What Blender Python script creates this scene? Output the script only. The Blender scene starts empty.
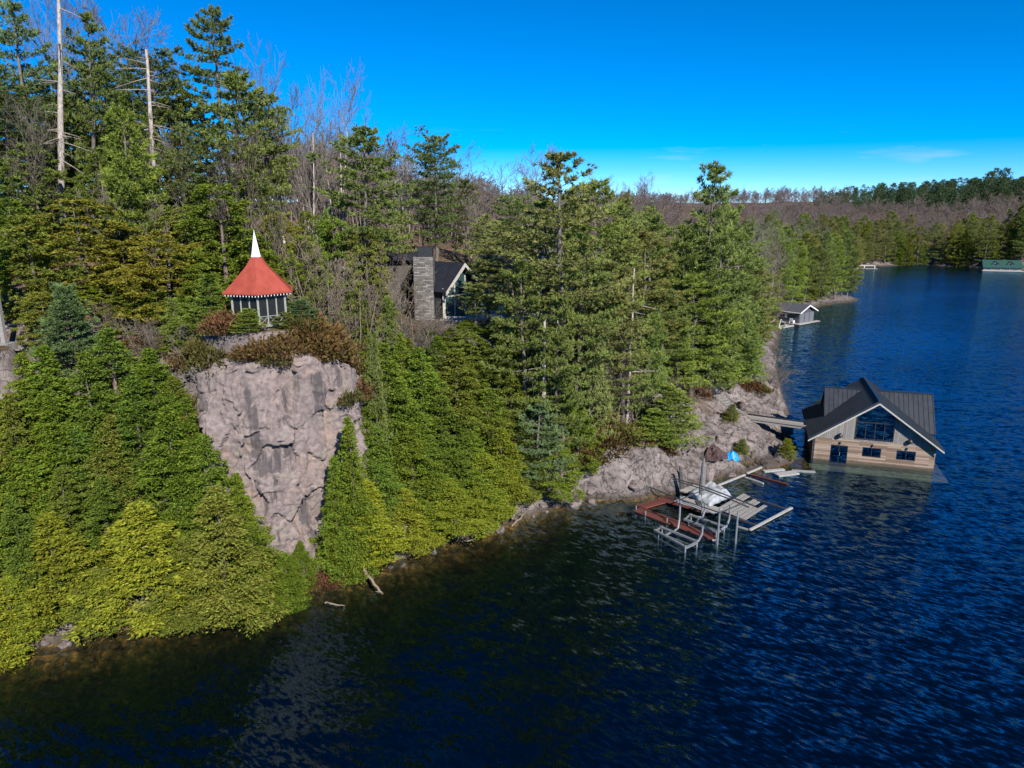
import bpy, math, random
import numpy as np
from mathutils import Vector, Matrix

# ------------------------------------------------------------------ camera, sky, sun, exposure
scene = bpy.context.scene
COL = scene.collection
PITCH = math.radians(14.0); FPX = 718.0; CAMZ = 26.0
cam_d = bpy.data.cameras.new("camera"); cam = bpy.data.objects.new("camera", cam_d); COL.objects.link(cam)
cam.location = (0, 0, CAMZ); cam.rotation_euler = (math.radians(90) - PITCH, 0, 0)
cam_d.sensor_width = 36.0; cam_d.lens = 36.0 * FPX / 1024.0
cam_d.clip_start = 0.5; cam_d.clip_end = 12000
scene.camera = cam

SUN_EL = math.radians(35); SUN_AZ = math.radians(155)      # azimuth from +Y towards +X
sdir = Vector((math.sin(SUN_AZ) * math.cos(SUN_EL), math.cos(SUN_AZ) * math.cos(SUN_EL), math.sin(SUN_EL)))
world = bpy.data.worlds.new("World"); scene.world = world; world.use_nodes = True
wn = world.node_tree.nodes; wl = world.node_tree.links
wn.clear()
sky = wn.new('ShaderNodeTexSky'); sky.sky_type = 'NISHITA'; sky.sun_disc = False
sky.sun_elevation = SUN_EL; sky.sun_rotation = SUN_AZ
sky.air_density = 0.5; sky.dust_density = 0.0; sky.ozone_density = 6.0; sky.altitude = 0
hs = wn.new('ShaderNodeHueSaturation'); hs.inputs['Saturation'].default_value = 1.42; hs.inputs['Value'].default_value = 1.0
bg = wn.new('ShaderNodeBackground'); bg.inputs['Strength'].default_value = 0.115
wo = wn.new('ShaderNodeOutputWorld')
wtc = wn.new('ShaderNodeTexCoord'); wmp = wn.new('ShaderNodeMapping'); wmp.inputs['Scale'].default_value = (1, 1, 7); wnz = wn.new('ShaderNodeTexNoise'); wnz.inputs['Scale'].default_value = 7.0; wnz.inputs['Detail'].default_value = 5
wl.new(wtc.outputs['Generated'], wmp.inputs[0]); wl.new(wmp.outputs[0], wnz.inputs['Vector'])
wmr = wn.new('ShaderNodeMapRange'); wmr.inputs['From Min'].default_value = .60; wmr.inputs['From Max'].default_value = .74; wmr.inputs['To Max'].default_value = .30; wl.new(wnz.outputs['Fac'], wmr.inputs[0])
wsp = wn.new('ShaderNodeSeparateXYZ'); wl.new(wtc.outputs['Generated'], wsp.inputs[0])
wel = wn.new('ShaderNodeMapRange'); wel.inputs['From Min'].default_value = .10; wel.inputs['From Max'].default_value = .04; wl.new(wsp.outputs['Z'], wel.inputs[0])
wmu = wn.new('ShaderNodeMath'); wmu.operation = 'MULTIPLY'; wl.new(wmr.outputs[0], wmu.inputs[0]); wl.new(wel.outputs[0], wmu.inputs[1])
wmx = wn.new('ShaderNodeMixRGB'); wmx.inputs[2].default_value = (4.2, 4.6, 5.2, 1); wl.new(wmu.outputs[0], wmx.inputs[0]); wl.new(hs.outputs[0], wmx.inputs[1])
wl.new(sky.outputs[0], hs.inputs['Color']); wl.new(wmx.outputs[0], bg.inputs['Color']); wl.new(bg.outputs[0], wo.inputs[0])
sun_d = bpy.data.lights.new("sun", 'SUN'); sun_d.energy = 5.0; sun_d.angle = math.radians(0.5); sun_d.color = (1.0, 0.93, 0.82)
sun = bpy.data.objects.new("sun", sun_d); COL.objects.link(sun)
sun.rotation_euler = sdir.to_track_quat('Z', 'Y').to_euler(); sun.location = (60, -60, 120)
scene.view_settings.view_transform = 'Standard'; scene.view_settings.look = 'None'
scene.view_settings.gamma = 1.0; scene.view_settings.exposure = 0.62
scene.view_settings.use_curve_mapping = False
scene.cycles.max_bounces = 7; scene.cycles.diffuse_bounces = 2; scene.cycles.glossy_bounces = 3
scene.cycles.transparent_max_bounces = 10; scene.cycles.transmission_bounces = 4
scene.cycles.caustics_reflective = False; scene.cycles.caustics_refractive = False
scene.cycles.use_denoising = True; scene.cycles.sample_clamp_direct = 6.0; scene.cycles.sample_clamp_indirect = 4.0

rng = np.random.default_rng(11); random.seed(5)

# ------------------------------------------------------------------ measuring helpers (photo measurements -> metres)
CP, SP = math.cos(PITCH), math.sin(PITCH)
def ray(px, py):
    u = (px - 512) / FPX; v = (384 - py) / FPX
    return u, CP + v * SP, -SP + v * CP
def at_z(px, py, z=0.0):
    a, b, c = ray(px, py); t = (z - CAMZ) / c
    return Vector((a * t, b * t, z))
def at_y(px, py, Y):
    a, b, c = ray(px, py); t = Y / b
    return Vector((a * t, Y, CAMZ + c * t))
def to_px(p):
    x, y, z = p[0], p[1], p[2] - CAMZ
    d = y * CP - z * SP
    return 512 + FPX * x / d, 384 - FPX * (y * SP + z * CP) / d, d

# ------------------------------------------------------------------ tags
def tag(o, label=None, cat=None, group=None, kind=None):
    if label: o['label'] = label
    if cat: o['category'] = cat
    if group: o['group'] = group
    if kind: o['kind'] = kind
    return o
def empty(name, loc=(0, 0, 0), rz=0.0, label=None, cat=None, group=None):
    o = bpy.data.objects.new(name, None); COL.objects.link(o)
    o.location = loc; o.rotation_euler = (0, 0, rz); o.empty_display_size = 0.3
    return tag(o, label, cat, group)

# ------------------------------------------------------------------ materials
MATS = {}
def new_mat(name):
    m = bpy.data.materials.new(name); m.use_nodes = True; MATS[name] = m
    n = m.node_tree.nodes; n.clear()
    return m, n, m.node_tree.links
def out_principled(n, l):
    o = n.new('ShaderNodeOutputMaterial'); p = n.new('ShaderNodeBsdfPrincipled'); l.new(p.outputs[0], o.inputs[0])
    return p, o
def rgba(c): return (c[0], c[1], c[2], 1.0)
def ramp(n, stops):
    r = n.new('ShaderNodeValToRGB'); e = r.color_ramp.elements
    while len(e) < len(stops): e.new(0.5)
    for k, (pos, c) in enumerate(stops):
        e[k].position = pos; e[k].color = rgba(c) if len(c) == 3 else c
    return r
def noise_mat(name, c1, c2, scale=3.0, rough=0.7, bump=0.2, metallic=0.0, detail=5.0, stretch=(1, 1, 1), spec=0.4, lo=0.3, hi=0.7):
    m, n, l = new_mat(name); p, o = out_principled(n, l)
    tc = n.new('ShaderNodeTexCoord'); mp = n.new('ShaderNodeMapping'); mp.inputs['Scale'].default_value = stretch
    l.new(tc.outputs['Object'], mp.inputs[0])
    nz = n.new('ShaderNodeTexNoise'); nz.inputs['Scale'].default_value = scale; nz.inputs['Detail'].default_value = detail
    l.new(mp.outputs[0], nz.inputs['Vector'])
    r = ramp(n, [(lo, c1), (hi, c2)]); l.new(nz.outputs['Fac'], r.inputs[0]); l.new(r.outputs[0], p.inputs['Base Color'])
    p.inputs['Roughness'].default_value = rough; p.inputs['Metallic'].default_value = metallic
    p.inputs['Specular IOR Level'].default_value = spec
    if bump:
        b = n.new('ShaderNodeBump'); b.inputs['Strength'].default_value = bump; b.inputs['Distance'].default_value = 0.05
        l.new(nz.outputs['Fac'], b.inputs['Height']); l.new(b.outputs[0], p.inputs['Normal'])
    return m
def board_mat(name, stops, board_h, board_w, axes=('X', 'Z'), rough=0.7, mortar=(0.03, 0.025, 0.02), msize=0.006, bump=0.4, grain=12.0):
    """boards / coursed stone: Brick texture over two object axes, each board with its own tone"""
    m, n, l = new_mat(name); p, o = out_principled(n, l)
    tc = n.new('ShaderNodeTexCoord'); sp = n.new('ShaderNodeSeparateXYZ'); l.new(tc.outputs['Object'], sp.inputs[0])
    cb = n.new('ShaderNodeCombineXYZ')
    if axes[0] == 'XY':
        ad = n.new('ShaderNodeMath'); ad.operation = 'ADD'; l.new(sp.outputs['X'], ad.inputs[0]); l.new(sp.outputs['Y'], ad.inputs[1]); l.new(ad.outputs[0], cb.inputs[0])
    else: l.new(sp.outputs[axes[0]], cb.inputs[0])
    l.new(sp.outputs[axes[1]], cb.inputs[1])
    bt = n.new('ShaderNodeTexBrick'); bt.inputs['Color1'].default_value = (0, 0, 0, 1); bt.inputs['Color2'].default_value = (1, 1, 1, 1)
    bt.inputs['Mortar'].default_value = (0.5, 0.5, 0.5, 1)
    bt.inputs['Scale'].default_value = 1.0; bt.inputs['Mortar Size'].default_value = msize; bt.inputs['Mortar Smooth'].default_value = 0.2
    bt.inputs['Brick Width'].default_value = board_w; bt.inputs['Row Height'].default_value = board_h; bt.inputs['Bias'].default_value = 0.0
    l.new(cb.outputs[0], bt.inputs['Vector'])
    r = ramp(n, stops); l.new(bt.outputs['Color'], r.inputs[0])
    nz = n.new('ShaderNodeTexNoise'); nz.inputs['Scale'].default_value = grain; nz.inputs['Detail'].default_value = 4; l.new(tc.outputs['Object'], nz.inputs['Vector'])
    mx = n.new('ShaderNodeMixRGB'); mx.blend_type = 'OVERLAY'; mx.inputs[0].default_value = 0.35; l.new(r.outputs[0], mx.inputs[1]); l.new(nz.outputs['Fac'], mx.inputs[2])
    m2 = n.new('ShaderNodeMixRGB'); l.new(bt.outputs['Fac'], m2.inputs[0]); l.new(mx.outputs[0], m2.inputs[1]); m2.inputs[2].default_value = rgba(mortar)
    l.new(m2.outputs[0], p.inputs['Base Color']); p.inputs['Roughness'].default_value = rough; p.inputs['Specular IOR Level'].default_value = 0.25
    b = n.new('ShaderNodeBump'); b.invert = True; b.inputs['Strength'].default_value = bump; b.inputs['Distance'].default_value = 0.03
    l.new(bt.outputs['Fac'], b.inputs['Height']); l.new(b.outputs[0], p.inputs['Normal'])
    return m
def foliage_mat(name, trans=0.35, hue=0.03, val=(0.55, 1.35)):
    """colour comes from the object's own colour, varied sprig by sprig"""
    m, n, l = new_mat(name); o = n.new('ShaderNodeOutputMaterial')
    oi = n.new('ShaderNodeObjectInfo'); ge = n.new('ShaderNodeNewGeometry')
    h = n.new('ShaderNodeHueSaturation')
    m1 = n.new('ShaderNodeMapRange'); m1.inputs['To Min'].default_value = 0.5 - hue; m1.inputs['To Max'].default_value = 0.5 + hue
    m2 = n.new('ShaderNodeMapRange'); m2.inputs['To Min'].default_value = val[0]; m2.inputs['To Max'].default_value = val[1]
    wnz = n.new('ShaderNodeTexWhiteNoise'); wnz.noise_dimensions = '1D'
    l.new(ge.outputs['Random Per Island'], m1.inputs[0]); l.new(ge.outputs['Random Per Island'], wnz.inputs['W']); l.new(wnz.outputs['Value'], m2.inputs[0])
    l.new(m1.outputs[0], h.inputs['Hue']); l.new(m2.outputs[0], h.inputs['Value']); l.new(oi.outputs['Color'], h.inputs['Color'])
    d = n.new('ShaderNodeBsdfDiffuse'); t = n.new('ShaderNodeBsdfTranslucent'); mx = n.new('ShaderNodeMixShader'); mx.inputs[0].default_value = trans
    l.new(h.outputs[0], d.inputs[0]); l.new(h.outputs[0], t.inputs[0]); l.new(d.outputs[0], mx.inputs[1]); l.new(t.outputs[0], mx.inputs[2])
    l.new(mx.outputs[0], o.inputs[0])
    return m
def tint_mat(name, rough=0.85, scale=4.0):
    """bark / twigs: the object's colour, mottled"""
    m, n, l = new_mat(name); p, o = out_principled(n, l)
    oi = n.new('ShaderNodeObjectInfo'); tc = n.new('ShaderNodeTexCoord'); nz = n.new('ShaderNodeTexNoise'); nz.inputs['Scale'].default_value = scale
    mp = n.new('ShaderNodeMapping'); mp.inputs['Scale'].default_value = (2.5, 2.5, 0.7); l.new(tc.outputs['Object'], mp.inputs[0]); l.new(mp.outputs[0], nz.inputs['Vector'])
    h = n.new('ShaderNodeHueSaturation'); mr = n.new('ShaderNodeMapRange'); mr.inputs['From Min'].default_value = 0.3; mr.inputs['From Max'].default_value = 0.7
    mr.inputs['To Min'].default_value = 0.55; mr.inputs['To Max'].default_value = 1.3
    l.new(nz.outputs['Fac'], mr.inputs[0]); l.new(mr.outputs[0], h.inputs['Value']); l.new(oi.outputs['Color'], h.inputs['Color']); l.new(h.outputs[0], p.inputs['Base Color'])
    p.inputs['Roughness'].default_value = rough; p.inputs['Specular IOR Level'].default_value = 0.15
    return m
def glass_mat(name, tint=(0.02, 0.03, 0.04), rough=0.02):
    m, n, l = new_mat(name); o = n.new('ShaderNodeOutputMaterial')
    g = n.new('ShaderNodeBsdfGlossy'); g.inputs['Roughness'].default_value = rough; g.inputs['Color'].default_value = (0.9, 0.95, 1, 1)
    t = n.new('ShaderNodeBsdfTransparent'); t.inputs['Color'].default_value = (0.45, 0.5, 0.52, 1)
    f = n.new('ShaderNodeFresnel'); f.inputs['IOR'].default_value = 1.9
    mx = n.new('ShaderNodeMixShader'); l.new(f.outputs[0], mx.inputs[0]); l.new(t.outputs[0], mx.inputs[1]); l.new(g.outputs[0], mx.inputs[2]); l.new(mx.outputs[0], o.inputs[0])
    return m

M = {}
M['cedar'] = foliage_mat('cedar_foliage', 0.30, 0.022, (0.5, 1.4))
M['needle'] = foliage_mat('pine_needles', 0.25, 0.018, (0.6, 1.35))
M['heath'] = foliage_mat('heath_foliage', 0.2, 0.03, (0.5, 1.4))
M['bark'] = tint_mat('bark')
M['twig'] = tint_mat('twigs', 0.9, 1.0)
M['metal_roof'] = noise_mat('charcoal_metal_roof', (0.013, 0.017, 0.025), (0.025, 0.031, 0.043), 1.5, 0.42, 0.03, 0.0, spec=0.5)
M['black_metal'] = noise_mat('black_metal', (0.012, 0.013, 0.015), (0.025, 0.026, 0.03), 3, 0.5, 0.0)
M['house_roof'] = noise_mat('dark_house_roof', (0.011, 0.013, 0.020), (0.020, 0.023, 0.032), 2, 0.5, 0.05)
M['trim'] = noise_mat('pale_trim', (0.36, 0.34, 0.31), (0.46, 0.44, 0.40), 4, 0.6, 0.05)
M['grey_siding'] = board_mat('grey_board_siding', [(0.0, (0.17, 0.16, 0.155)), (1.0, (0.26, 0.245, 0.235))], 60.0, 0.2, ('X', 'Z'), 0.75, (0.06, 0.055, 0.05), 0.012)
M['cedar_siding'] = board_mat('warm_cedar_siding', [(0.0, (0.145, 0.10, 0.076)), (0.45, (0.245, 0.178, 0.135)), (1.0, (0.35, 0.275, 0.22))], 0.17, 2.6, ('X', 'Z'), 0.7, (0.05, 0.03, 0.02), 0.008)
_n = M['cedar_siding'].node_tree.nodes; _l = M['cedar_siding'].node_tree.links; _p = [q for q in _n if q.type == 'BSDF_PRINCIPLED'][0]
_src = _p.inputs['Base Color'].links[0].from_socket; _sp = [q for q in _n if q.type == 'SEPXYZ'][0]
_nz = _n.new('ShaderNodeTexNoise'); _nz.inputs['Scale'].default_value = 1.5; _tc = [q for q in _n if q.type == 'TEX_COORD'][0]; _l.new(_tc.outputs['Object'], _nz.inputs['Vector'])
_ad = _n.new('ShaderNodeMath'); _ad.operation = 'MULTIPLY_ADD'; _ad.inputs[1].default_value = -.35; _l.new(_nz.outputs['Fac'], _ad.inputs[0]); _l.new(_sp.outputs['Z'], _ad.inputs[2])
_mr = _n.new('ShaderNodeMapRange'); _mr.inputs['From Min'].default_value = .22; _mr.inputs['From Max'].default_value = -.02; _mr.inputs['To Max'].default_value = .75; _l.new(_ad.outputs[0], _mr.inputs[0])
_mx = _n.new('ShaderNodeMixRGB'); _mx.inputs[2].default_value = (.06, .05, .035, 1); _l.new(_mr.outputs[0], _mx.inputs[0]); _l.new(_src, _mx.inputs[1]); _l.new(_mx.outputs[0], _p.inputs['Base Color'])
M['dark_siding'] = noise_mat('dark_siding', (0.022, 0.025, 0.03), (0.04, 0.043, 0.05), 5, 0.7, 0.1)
M['glass'] = glass_mat('window_glass')
M['interior'] = noise_mat('interior_wood', (0.16, 0.10, 0.06), (0.22, 0.15, 0.09), 4, 0.7, 0)
M['ochre'] = noise_mat('ochre_cushion', (0.55, 0.30, 0.05), (0.65, 0.38, 0.08), 6, 0.9, 0.1)
M['stone'] = board_mat('stacked_stone', [(0.0, (0.09, 0.087, 0.086)), (0.5, (0.175, 0.168, 0.165)), (1.0, (0.28, 0.27, 0.262))], 0.16, 0.55, ('XY', 'Z'), 0.85, (0.09, 0.085, 0.08), 0.02, 0.8, 5)
M['grey_wood'] = noise_mat('weathered_wood', (0.17, 0.16, 0.152), (0.31, 0.295, 0.285), 3, 0.8, 0.2, stretch=(1, 6, 6))
M['plank'] = board_mat('weathered_planks', [(0.0, (0.24, 0.225, 0.215)), (1.0, (0.42, 0.40, 0.38))], 0.16, 30.0, ('X', 'Y'), 0.85, (0.05, 0.045, 0.04), 0.012)
M['red_roof'] = noise_mat('red_metal_roof', (0.25, 0.046, 0.032), (0.34, 0.068, 0.046), 1.6, 0.65, 0.05, detail=8, stretch=(1, 1, .5), spec=0.25)
M['white'] = noise_mat('white_paint', (0.70, 0.70, 0.70), (0.80, 0.80, 0.79), 5, 0.5, 0.02)
M['pale_post'] = noise_mat('pale_green_grey_paint', (0.19, 0.20, 0.175), (0.27, 0.28, 0.25), 5, 0.6, 0.02)
M['dark_screen'] = noise_mat('dark_screen_mesh', (0.004, 0.005, 0.005), (0.010, 0.011, 0.011), 6, 0.6, 0)  # near-black colour stands in for the shade inside the gazebo
M['alu'] = noise_mat('galvanised_metal', (0.30, 0.31, 0.33), (0.44, 0.45, 0.47), 5, 0.42, 0.03, 0.6)
M['dark_pipe'] = noise_mat('dark_pipe', (0.05, 0.052, 0.055), (0.09, 0.09, 0.095), 5, 0.5, 0.0, 0.3)
M['red_plank'] = board_mat('wet_red_planks', [(0.0, (0.095, 0.032, 0.027)), (1.0, (0.17, 0.056, 0.043))], 0.15, 40.0, ('X', 'Y'), 0.45, (0.03, 0.012, 0.01), 0.014)
M['canvas'] = noise_mat('grey_canvas', (0.12, 0.122, 0.128), (0.19, 0.192, 0.20), 7, 0.9, 0.3)
M['tarp'] = noise_mat('white_tarp', (0.24, 0.265, 0.295), (0.40, 0.415, 0.44), 1.8, 0.6, 0.5)
M['blue_tarp'] = noise_mat('blue_tarp', (0.0, 0.17, 0.50), (0.01, 0.30, 0.72), 3.5, 0.45, 0.5)
M['brush'] = noise_mat('brown_brush', (0.03, 0.018, 0.018), (0.10, 0.058, 0.058), 6, 0.9, 0.5)
M['foam'] = noise_mat('pale_float', (0.24, 0.235, 0.235), (0.40, 0.39, 0.385), 5, 0.7, 0.2)
M['log'] = noise_mat('bleached_log', (0.12, 0.085, 0.05), (0.30, 0.245, 0.185), 5, 0.85, 0.4, stretch=(4, 4, .6))
M['green_roof'] = noise_mat('green_roof', (0.012, 0.052, 0.043), (0.018, 0.07, 0.056), 2, 0.55, 0.02)
M['wing_wall'] = noise_mat('grey_brown_wing_wall', (0.07, 0.062, 0.06), (0.12, 0.105, 0.10), 3, .8, .1)
M['tan_wall'] = board_mat('tan_boards', [(0.0, (0.22, 0.17, 0.12)), (1.0, (0.34, 0.27, 0.20))], 0.25, 3.0, ('XY', 'Z'))
M['slate_wall'] = board_mat('slate_blue_boards', [(0.0, (0.055, 0.058, 0.075)), (1.0, (0.085, 0.09, 0.11))], 0.2, 4.0, ('XY', 'Z'))
M['slate_door'] = noise_mat('grey_doors', (0.10, 0.105, 0.12), (0.15, 0.155, 0.17), 4, 0.6, 0.02)
M['shingle'] = noise_mat('grey_shingle', (0.045, 0.047, 0.06), (0.08, 0.083, 0.10), 6, 0.85, 0.1)
M['rust_panel'] = noise_mat('rust_panel', (0.22, 0.075, 0.035), (0.33, 0.12, 0.06), 2, 0.7, 0.1)
M['teal_glass'] = noise_mat('teal_window_glass', (0.018, 0.042, 0.046), (0.035, 0.08, 0.08), .6, 0.05, 0.0, spec=1.0)
M['step_stone'] = noise_mat('grey_step_stone', (0.13, 0.125, 0.12), (0.25, 0.24, 0.235), 3, .85, .2)
M['grey_post'] = noise_mat('dark_grey_post', (0.10, 0.10, 0.11), (0.17, 0.17, 0.18), 4, .8, .15, stretch=(3, 3, .5))
M['patio'] = noise_mat('pale_concrete', (0.36, 0.35, 0.34), (0.50, 0.49, 0.47), 4, 0.85, 0.1)

# ------------------------------------------------------------------ mesh builder
class MB:
    def __init__(self): self.v = []; self.f = []
    def add(self, vs, fs):
        o = len(self.v); self.v += [tuple(p) for p in vs]; self.f += [tuple(o + i for i in q) for q in fs]; return self
    def box(self, c, s, M4=None):
        x, y, z = s[0] / 2, s[1] / 2, s[2] / 2
        vs = [Vector((a * x, b * y, d * z)) for d in (-1, 1) for b in (-1, 1) for a in (-1, 1)]
        if M4 is not None: vs = [M4 @ p for p in vs]
        vs = [p + Vector(c) for p in vs]
        return self.add(vs, [(0, 2, 3, 1), (4, 5, 7, 6), (0, 1, 5, 4), (2, 6, 7, 3), (0, 4, 6, 2), (1, 3, 7, 5)])
    def span(self, a, b):   # axis-aligned box between two corners
        return self.box([(a[i] + b[i]) / 2 for i in range(3)], [abs(b[i] - a[i]) for i in range(3)])
    def beam(self, p, q, w, h, up=(0, 0, 1)):
        p, q = Vector(p), Vector(q); d = (q - p); L = d.length; d.normalize()
        u = Vector(up); s = d.cross(u)
        if s.length < 1e-4: s = d.cross(Vector((1, 0, 0)))
        s.normalize(); u = s.cross(d)
        m = Matrix((s, d, u)).transposed()
        return self.box((p + q) / 2, (w, L, h), m)
    def tube(self, pts, rad, n=8, cap=True):
        pts = [Vector(p) for p in pts]
        if not hasattr(rad, '__len__'): rad = [rad] * len(pts)
        o = len(self.v); ref = None
        for i, p in enumerate(pts):
            d = (pts[min(i + 1, len(pts) - 1)] - pts[max(i - 1, 0)]).normalized()
            if ref is None: ref = Vector((1, 0, 0)) if abs(d.x) < .8 else Vector((0, 1, 0))
            a = d.cross(ref).normalized(); b = a.cross(d); ref = b.cross(a) * -1 if False else ref
            for k in range(n):
                t = 2 * math.pi * k / n
                self.v.append(tuple(p + (a * math.cos(t) + b * math.sin(t)) * rad[i]))
        for i in range(len(pts) - 1):
            for k in range(n):
                k2 = (k + 1) % n
                self.f.append((o + i * n + k, o + i * n + k2, o + (i + 1) * n + k2, o + (i + 1) * n + k))
        if cap:
            self.f.append(tuple(o + k for k in range(n))); self.f.append(tuple(o + (len(pts) - 1) * n + k for k in reversed(range(n))))
        return self
    def slab(self, pts, n):   # polygon extruded by vector n
        k = len(pts); a = [Vector(p) for p in pts]; b = [p + Vector(n) for p in a]
        fs = [tuple(range(k)), tuple(range(2 * k - 1, k - 1, -1))] + [(i, i + k, (i + 1) % k + k, (i + 1) % k) for i in range(k)]
        return self.add(a + b, fs)
    def build(self, name, mat, parent=None, bevel=0.0, smooth=False):
        me = bpy.data.meshes.new(name); me.from_pydata(self.v, [], self.f)
        import bmesh
        bm = bmesh.new(); bm.from_mesh(me); bmesh.ops.recalc_face_normals(bm, faces=bm.faces)
        if bevel: bmesh.ops.bevel(bm, geom=bm.edges[:], offset=bevel, segments=1, affect='EDGES', clamp_overlap=True)
        bm.to_mesh(me); bm.free()
        if smooth: me.polygons.foreach_set('use_smooth', [True] * len(me.polygons))
        me.materials.append(M[mat] if isinstance(mat, str) else mat); me.update()
        o = bpy.data.objects.new(name, me); COL.objects.link(o)
        if parent is not None: o.parent = parent
        return o
def np_mesh(name, V, F, mat, smooth=False):
    """V (n,3), F (m,k) -> mesh"""
    me = bpy.data.meshes.new(name); V = np.asarray(V, np.float32); F = np.asarray(F, np.int32)
    k = F.shape[1]
    me.vertices.add(len(V)); me.vertices.foreach_set('co', V.ravel())
    me.loops.add(F.size); me.loops.foreach_set('vertex_index', F.ravel())
    me.polygons.add(len(F)); me.polygons.foreach_set('loop_start', np.arange(len(F), dtype=np.int32) * k)
    if smooth: me.polygons.foreach_set('use_smooth', np.ones(len(F), bool))
    me.update(calc_edges=True); me.materials.append(M[mat] if isinstance(mat, str) else mat)
    return me
def link(name, me, parent=None):
    o = bpy.data.objects.new(name, me); COL.objects.link(o)
    if parent is not None: o.parent = parent
    return o

# ------------------------------------------------------------------ numeric noise
_perm = np.random.default_rng(3).random((64, 64, 64))
def vnoise(x, y, z=0.0):
    x, y, z = np.broadcast_arrays(np.asarray(x, float), np.asarray(y, float), np.asarray(z, float))
    xi, yi, zi = np.floor(x).astype(int), np.floor(y).astype(int), np.floor(z).astype(int)
    fx, fy, fz = x - xi, y - yi, z - zi
    fx, fy, fz = fx * fx * (3 - 2 * fx), fy * fy * (3 - 2 * fy), fz * fz * (3 - 2 * fz)
    def g(a, b, c): return _perm[(xi + a) % 64, (yi + b) % 64, (zi + c) % 64]
    r = 0
    for a in (0, 1):
        for b in (0, 1):
            for c in (0, 1):
                r = r + g(a, b, c) * (fx if a else 1 - fx) * (fy if b else 1 - fy) * (fz if c else 1 - fz)
    return r * 2 - 1
def fbm(x, y, z=0.0, oct=4):
    s = 0; a = 1.0; f = 1.0
    for _ in range(oct):
        s = s + a * vnoise(x * f + 17.3 * _, y * f + 5.1 * _, z * f + 3.7 * _); a *= 0.5; f *= 2.03
    return s

# ------------------------------------------------------------------ terrain
SHORE = np.array([(-420, -190), (-130, -22), (-60, 20), (-44, 29.5), (-30.4, 37.4), (-22.6, 41), (-17.8, 43.7), (-14.2, 45.7), (-9, 48.8), (-5, 52), (0, 55.2), (3, 58.2), (5.7, 60.3), (11.6, 60.9),
                  (15.5, 62.3), (19, 65.2), (24, 67.6), (28.6, 70.0), (31, 73), (33, 80), (36.5, 92), (40, 104), (45.4, 121), (52, 138), (57.5, 152), (64, 168), (80, 188), (97, 201), (99, 205), (94, 213), (97, 230), (108, 255), (122, 277),
                  (135, 297), (152, 313), (170, 320), (186, 324), (197, 312), (207, 294), (230, 282), (300, 262), (420, 200), (900, 60), (2500, -300)], float)
DST = np.array([0, 1, 2, 4, 8, 12, 18, 26, 40, 70, 120, 180, 250, 350, 600, 1500], float)
STN = [((-60, 20),  [0, .6, 1.5, 3, 6, 10, 15, 19, 25, 31, 35, 37, 38, 38, 38, 38]),
       ((-30, 37),  [0, .5, 1.2, 2.6, 6, 10, 15.5, 19.5, 24, 30, 35, 37, 38, 38, 38, 38]),
       ((-14, 45.7), [0, .3, .6, 1.6, 16.9, 18.3, 20.3, 23.2, 26.5, 28, 30, 32, 34, 34, 34, 34]),
       ((-3, 53),   [0, .8, 1.8, 3.8, 8, 11, 13.6, 15.5, 19, 25, 30, 31, 31, 30, 28, 28]),
       ((12, 61),   [0, 2.5, 3.5, 4.3, 6, 8, 10.5, 13.5, 17, 21, 26, 28, 28, 27, 25, 25]),
       ((6, 60.4),  [0, 2.3, 3.4, 4.4, 6.3, 8.4, 11, 14, 18, 22, 27, 29, 29, 28, 26, 26]),
       ((17, 64),   [0, 1.6, 2.4, 3.4, 5.0, 6.6, 8.6, 11.5, 15, 19, 24, 26, 26, 25, 23, 23]),
       ((28.6, 70), [0, .3, .55, 1.6, 3.5, 4.9, 6.6, 9.5, 12, 17, 22, 24, 24, 23, 21, 20]),
       ((39, 102),  [0, .8, 1.6, 3, 4.5, 6, 8, 11, 15, 18, 21, 22, 22, 22, 20, 19]),
       ((58, 152),  [0, .4, .8, 1.6, 3, 4.5, 6, 9, 13, 17, 18, 19, 19, 19, 18, 18]),
       ((96, 202),  [0, .5, .9, 1.4, 2, 2.8, 4, 6, 9, 13, 17, 18, 18, 18, 18, 18]),
       ((122, 277), [0, .3, .6, 1.3, 2.4, 3.4, 5, 7, 9, 11, 13, 14, 15, 16, 18, 18]),
       ((170, 320), [0, .3, .6, 1.3, 2.2, 3, 4, 5, 6, 6.5, 8, 12, 24, 27, 28, 28]),
       ((240, 280), [0, .5, 1, 2, 3.6, 5, 6, 7, 8, 9, 13, 22, 28, 29, 30, 30])]
PADS = [(-18.4, 52.6, 3.0, 6.0, 17.35), (-7, 78, 12, 20, 14.6), (-36.6, 48.6, 1.6, 3.2, 16.3)]
def shore_dist(x, y):
    x = np.asarray(x, float); y = np.asarray(y, float)
    best = np.full(x.shape, 1e18); sgn = np.ones(x.shape)
    for a, b in zip(SHORE[:-1], SHORE[1:]):
        d = b - a; t = np.clip(((x - a[0]) * d[0] + (y - a[1]) * d[1]) / (d @ d), 0, 1)
        dx = x - (a[0] + t * d[0]); dy = y - (a[1] + t * d[1]); q = dx * dx + dy * dy
        cr = d[0] * (y - a[1]) - d[1] * (x - a[0])
        m = q < best - 1e-9; best = np.where(m, q, best)
        sgn = np.where(m, np.where(cr > 0, 1.0, -1.0), sgn)
    # parity test decides the side (the shoreline closed far inland)
    poly = np.vstack([SHORE, [(2500, 3000), (-3000, 3000), (-3000, -190)]])
    ins = np.zeros(x.shape, bool); j = len(poly) - 1
    for i in range(len(poly)):
        xi, yi = poly[i]; xj, yj = poly[j]
        c = ((yi > y) != (yj > y)) & (x < (xj - xi) * (y - yi) / (yj - yi + 1e-12) + xi)
        ins ^= c; j = i
    return np.sqrt(best) * np.where(ins, 1, -1)
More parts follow.
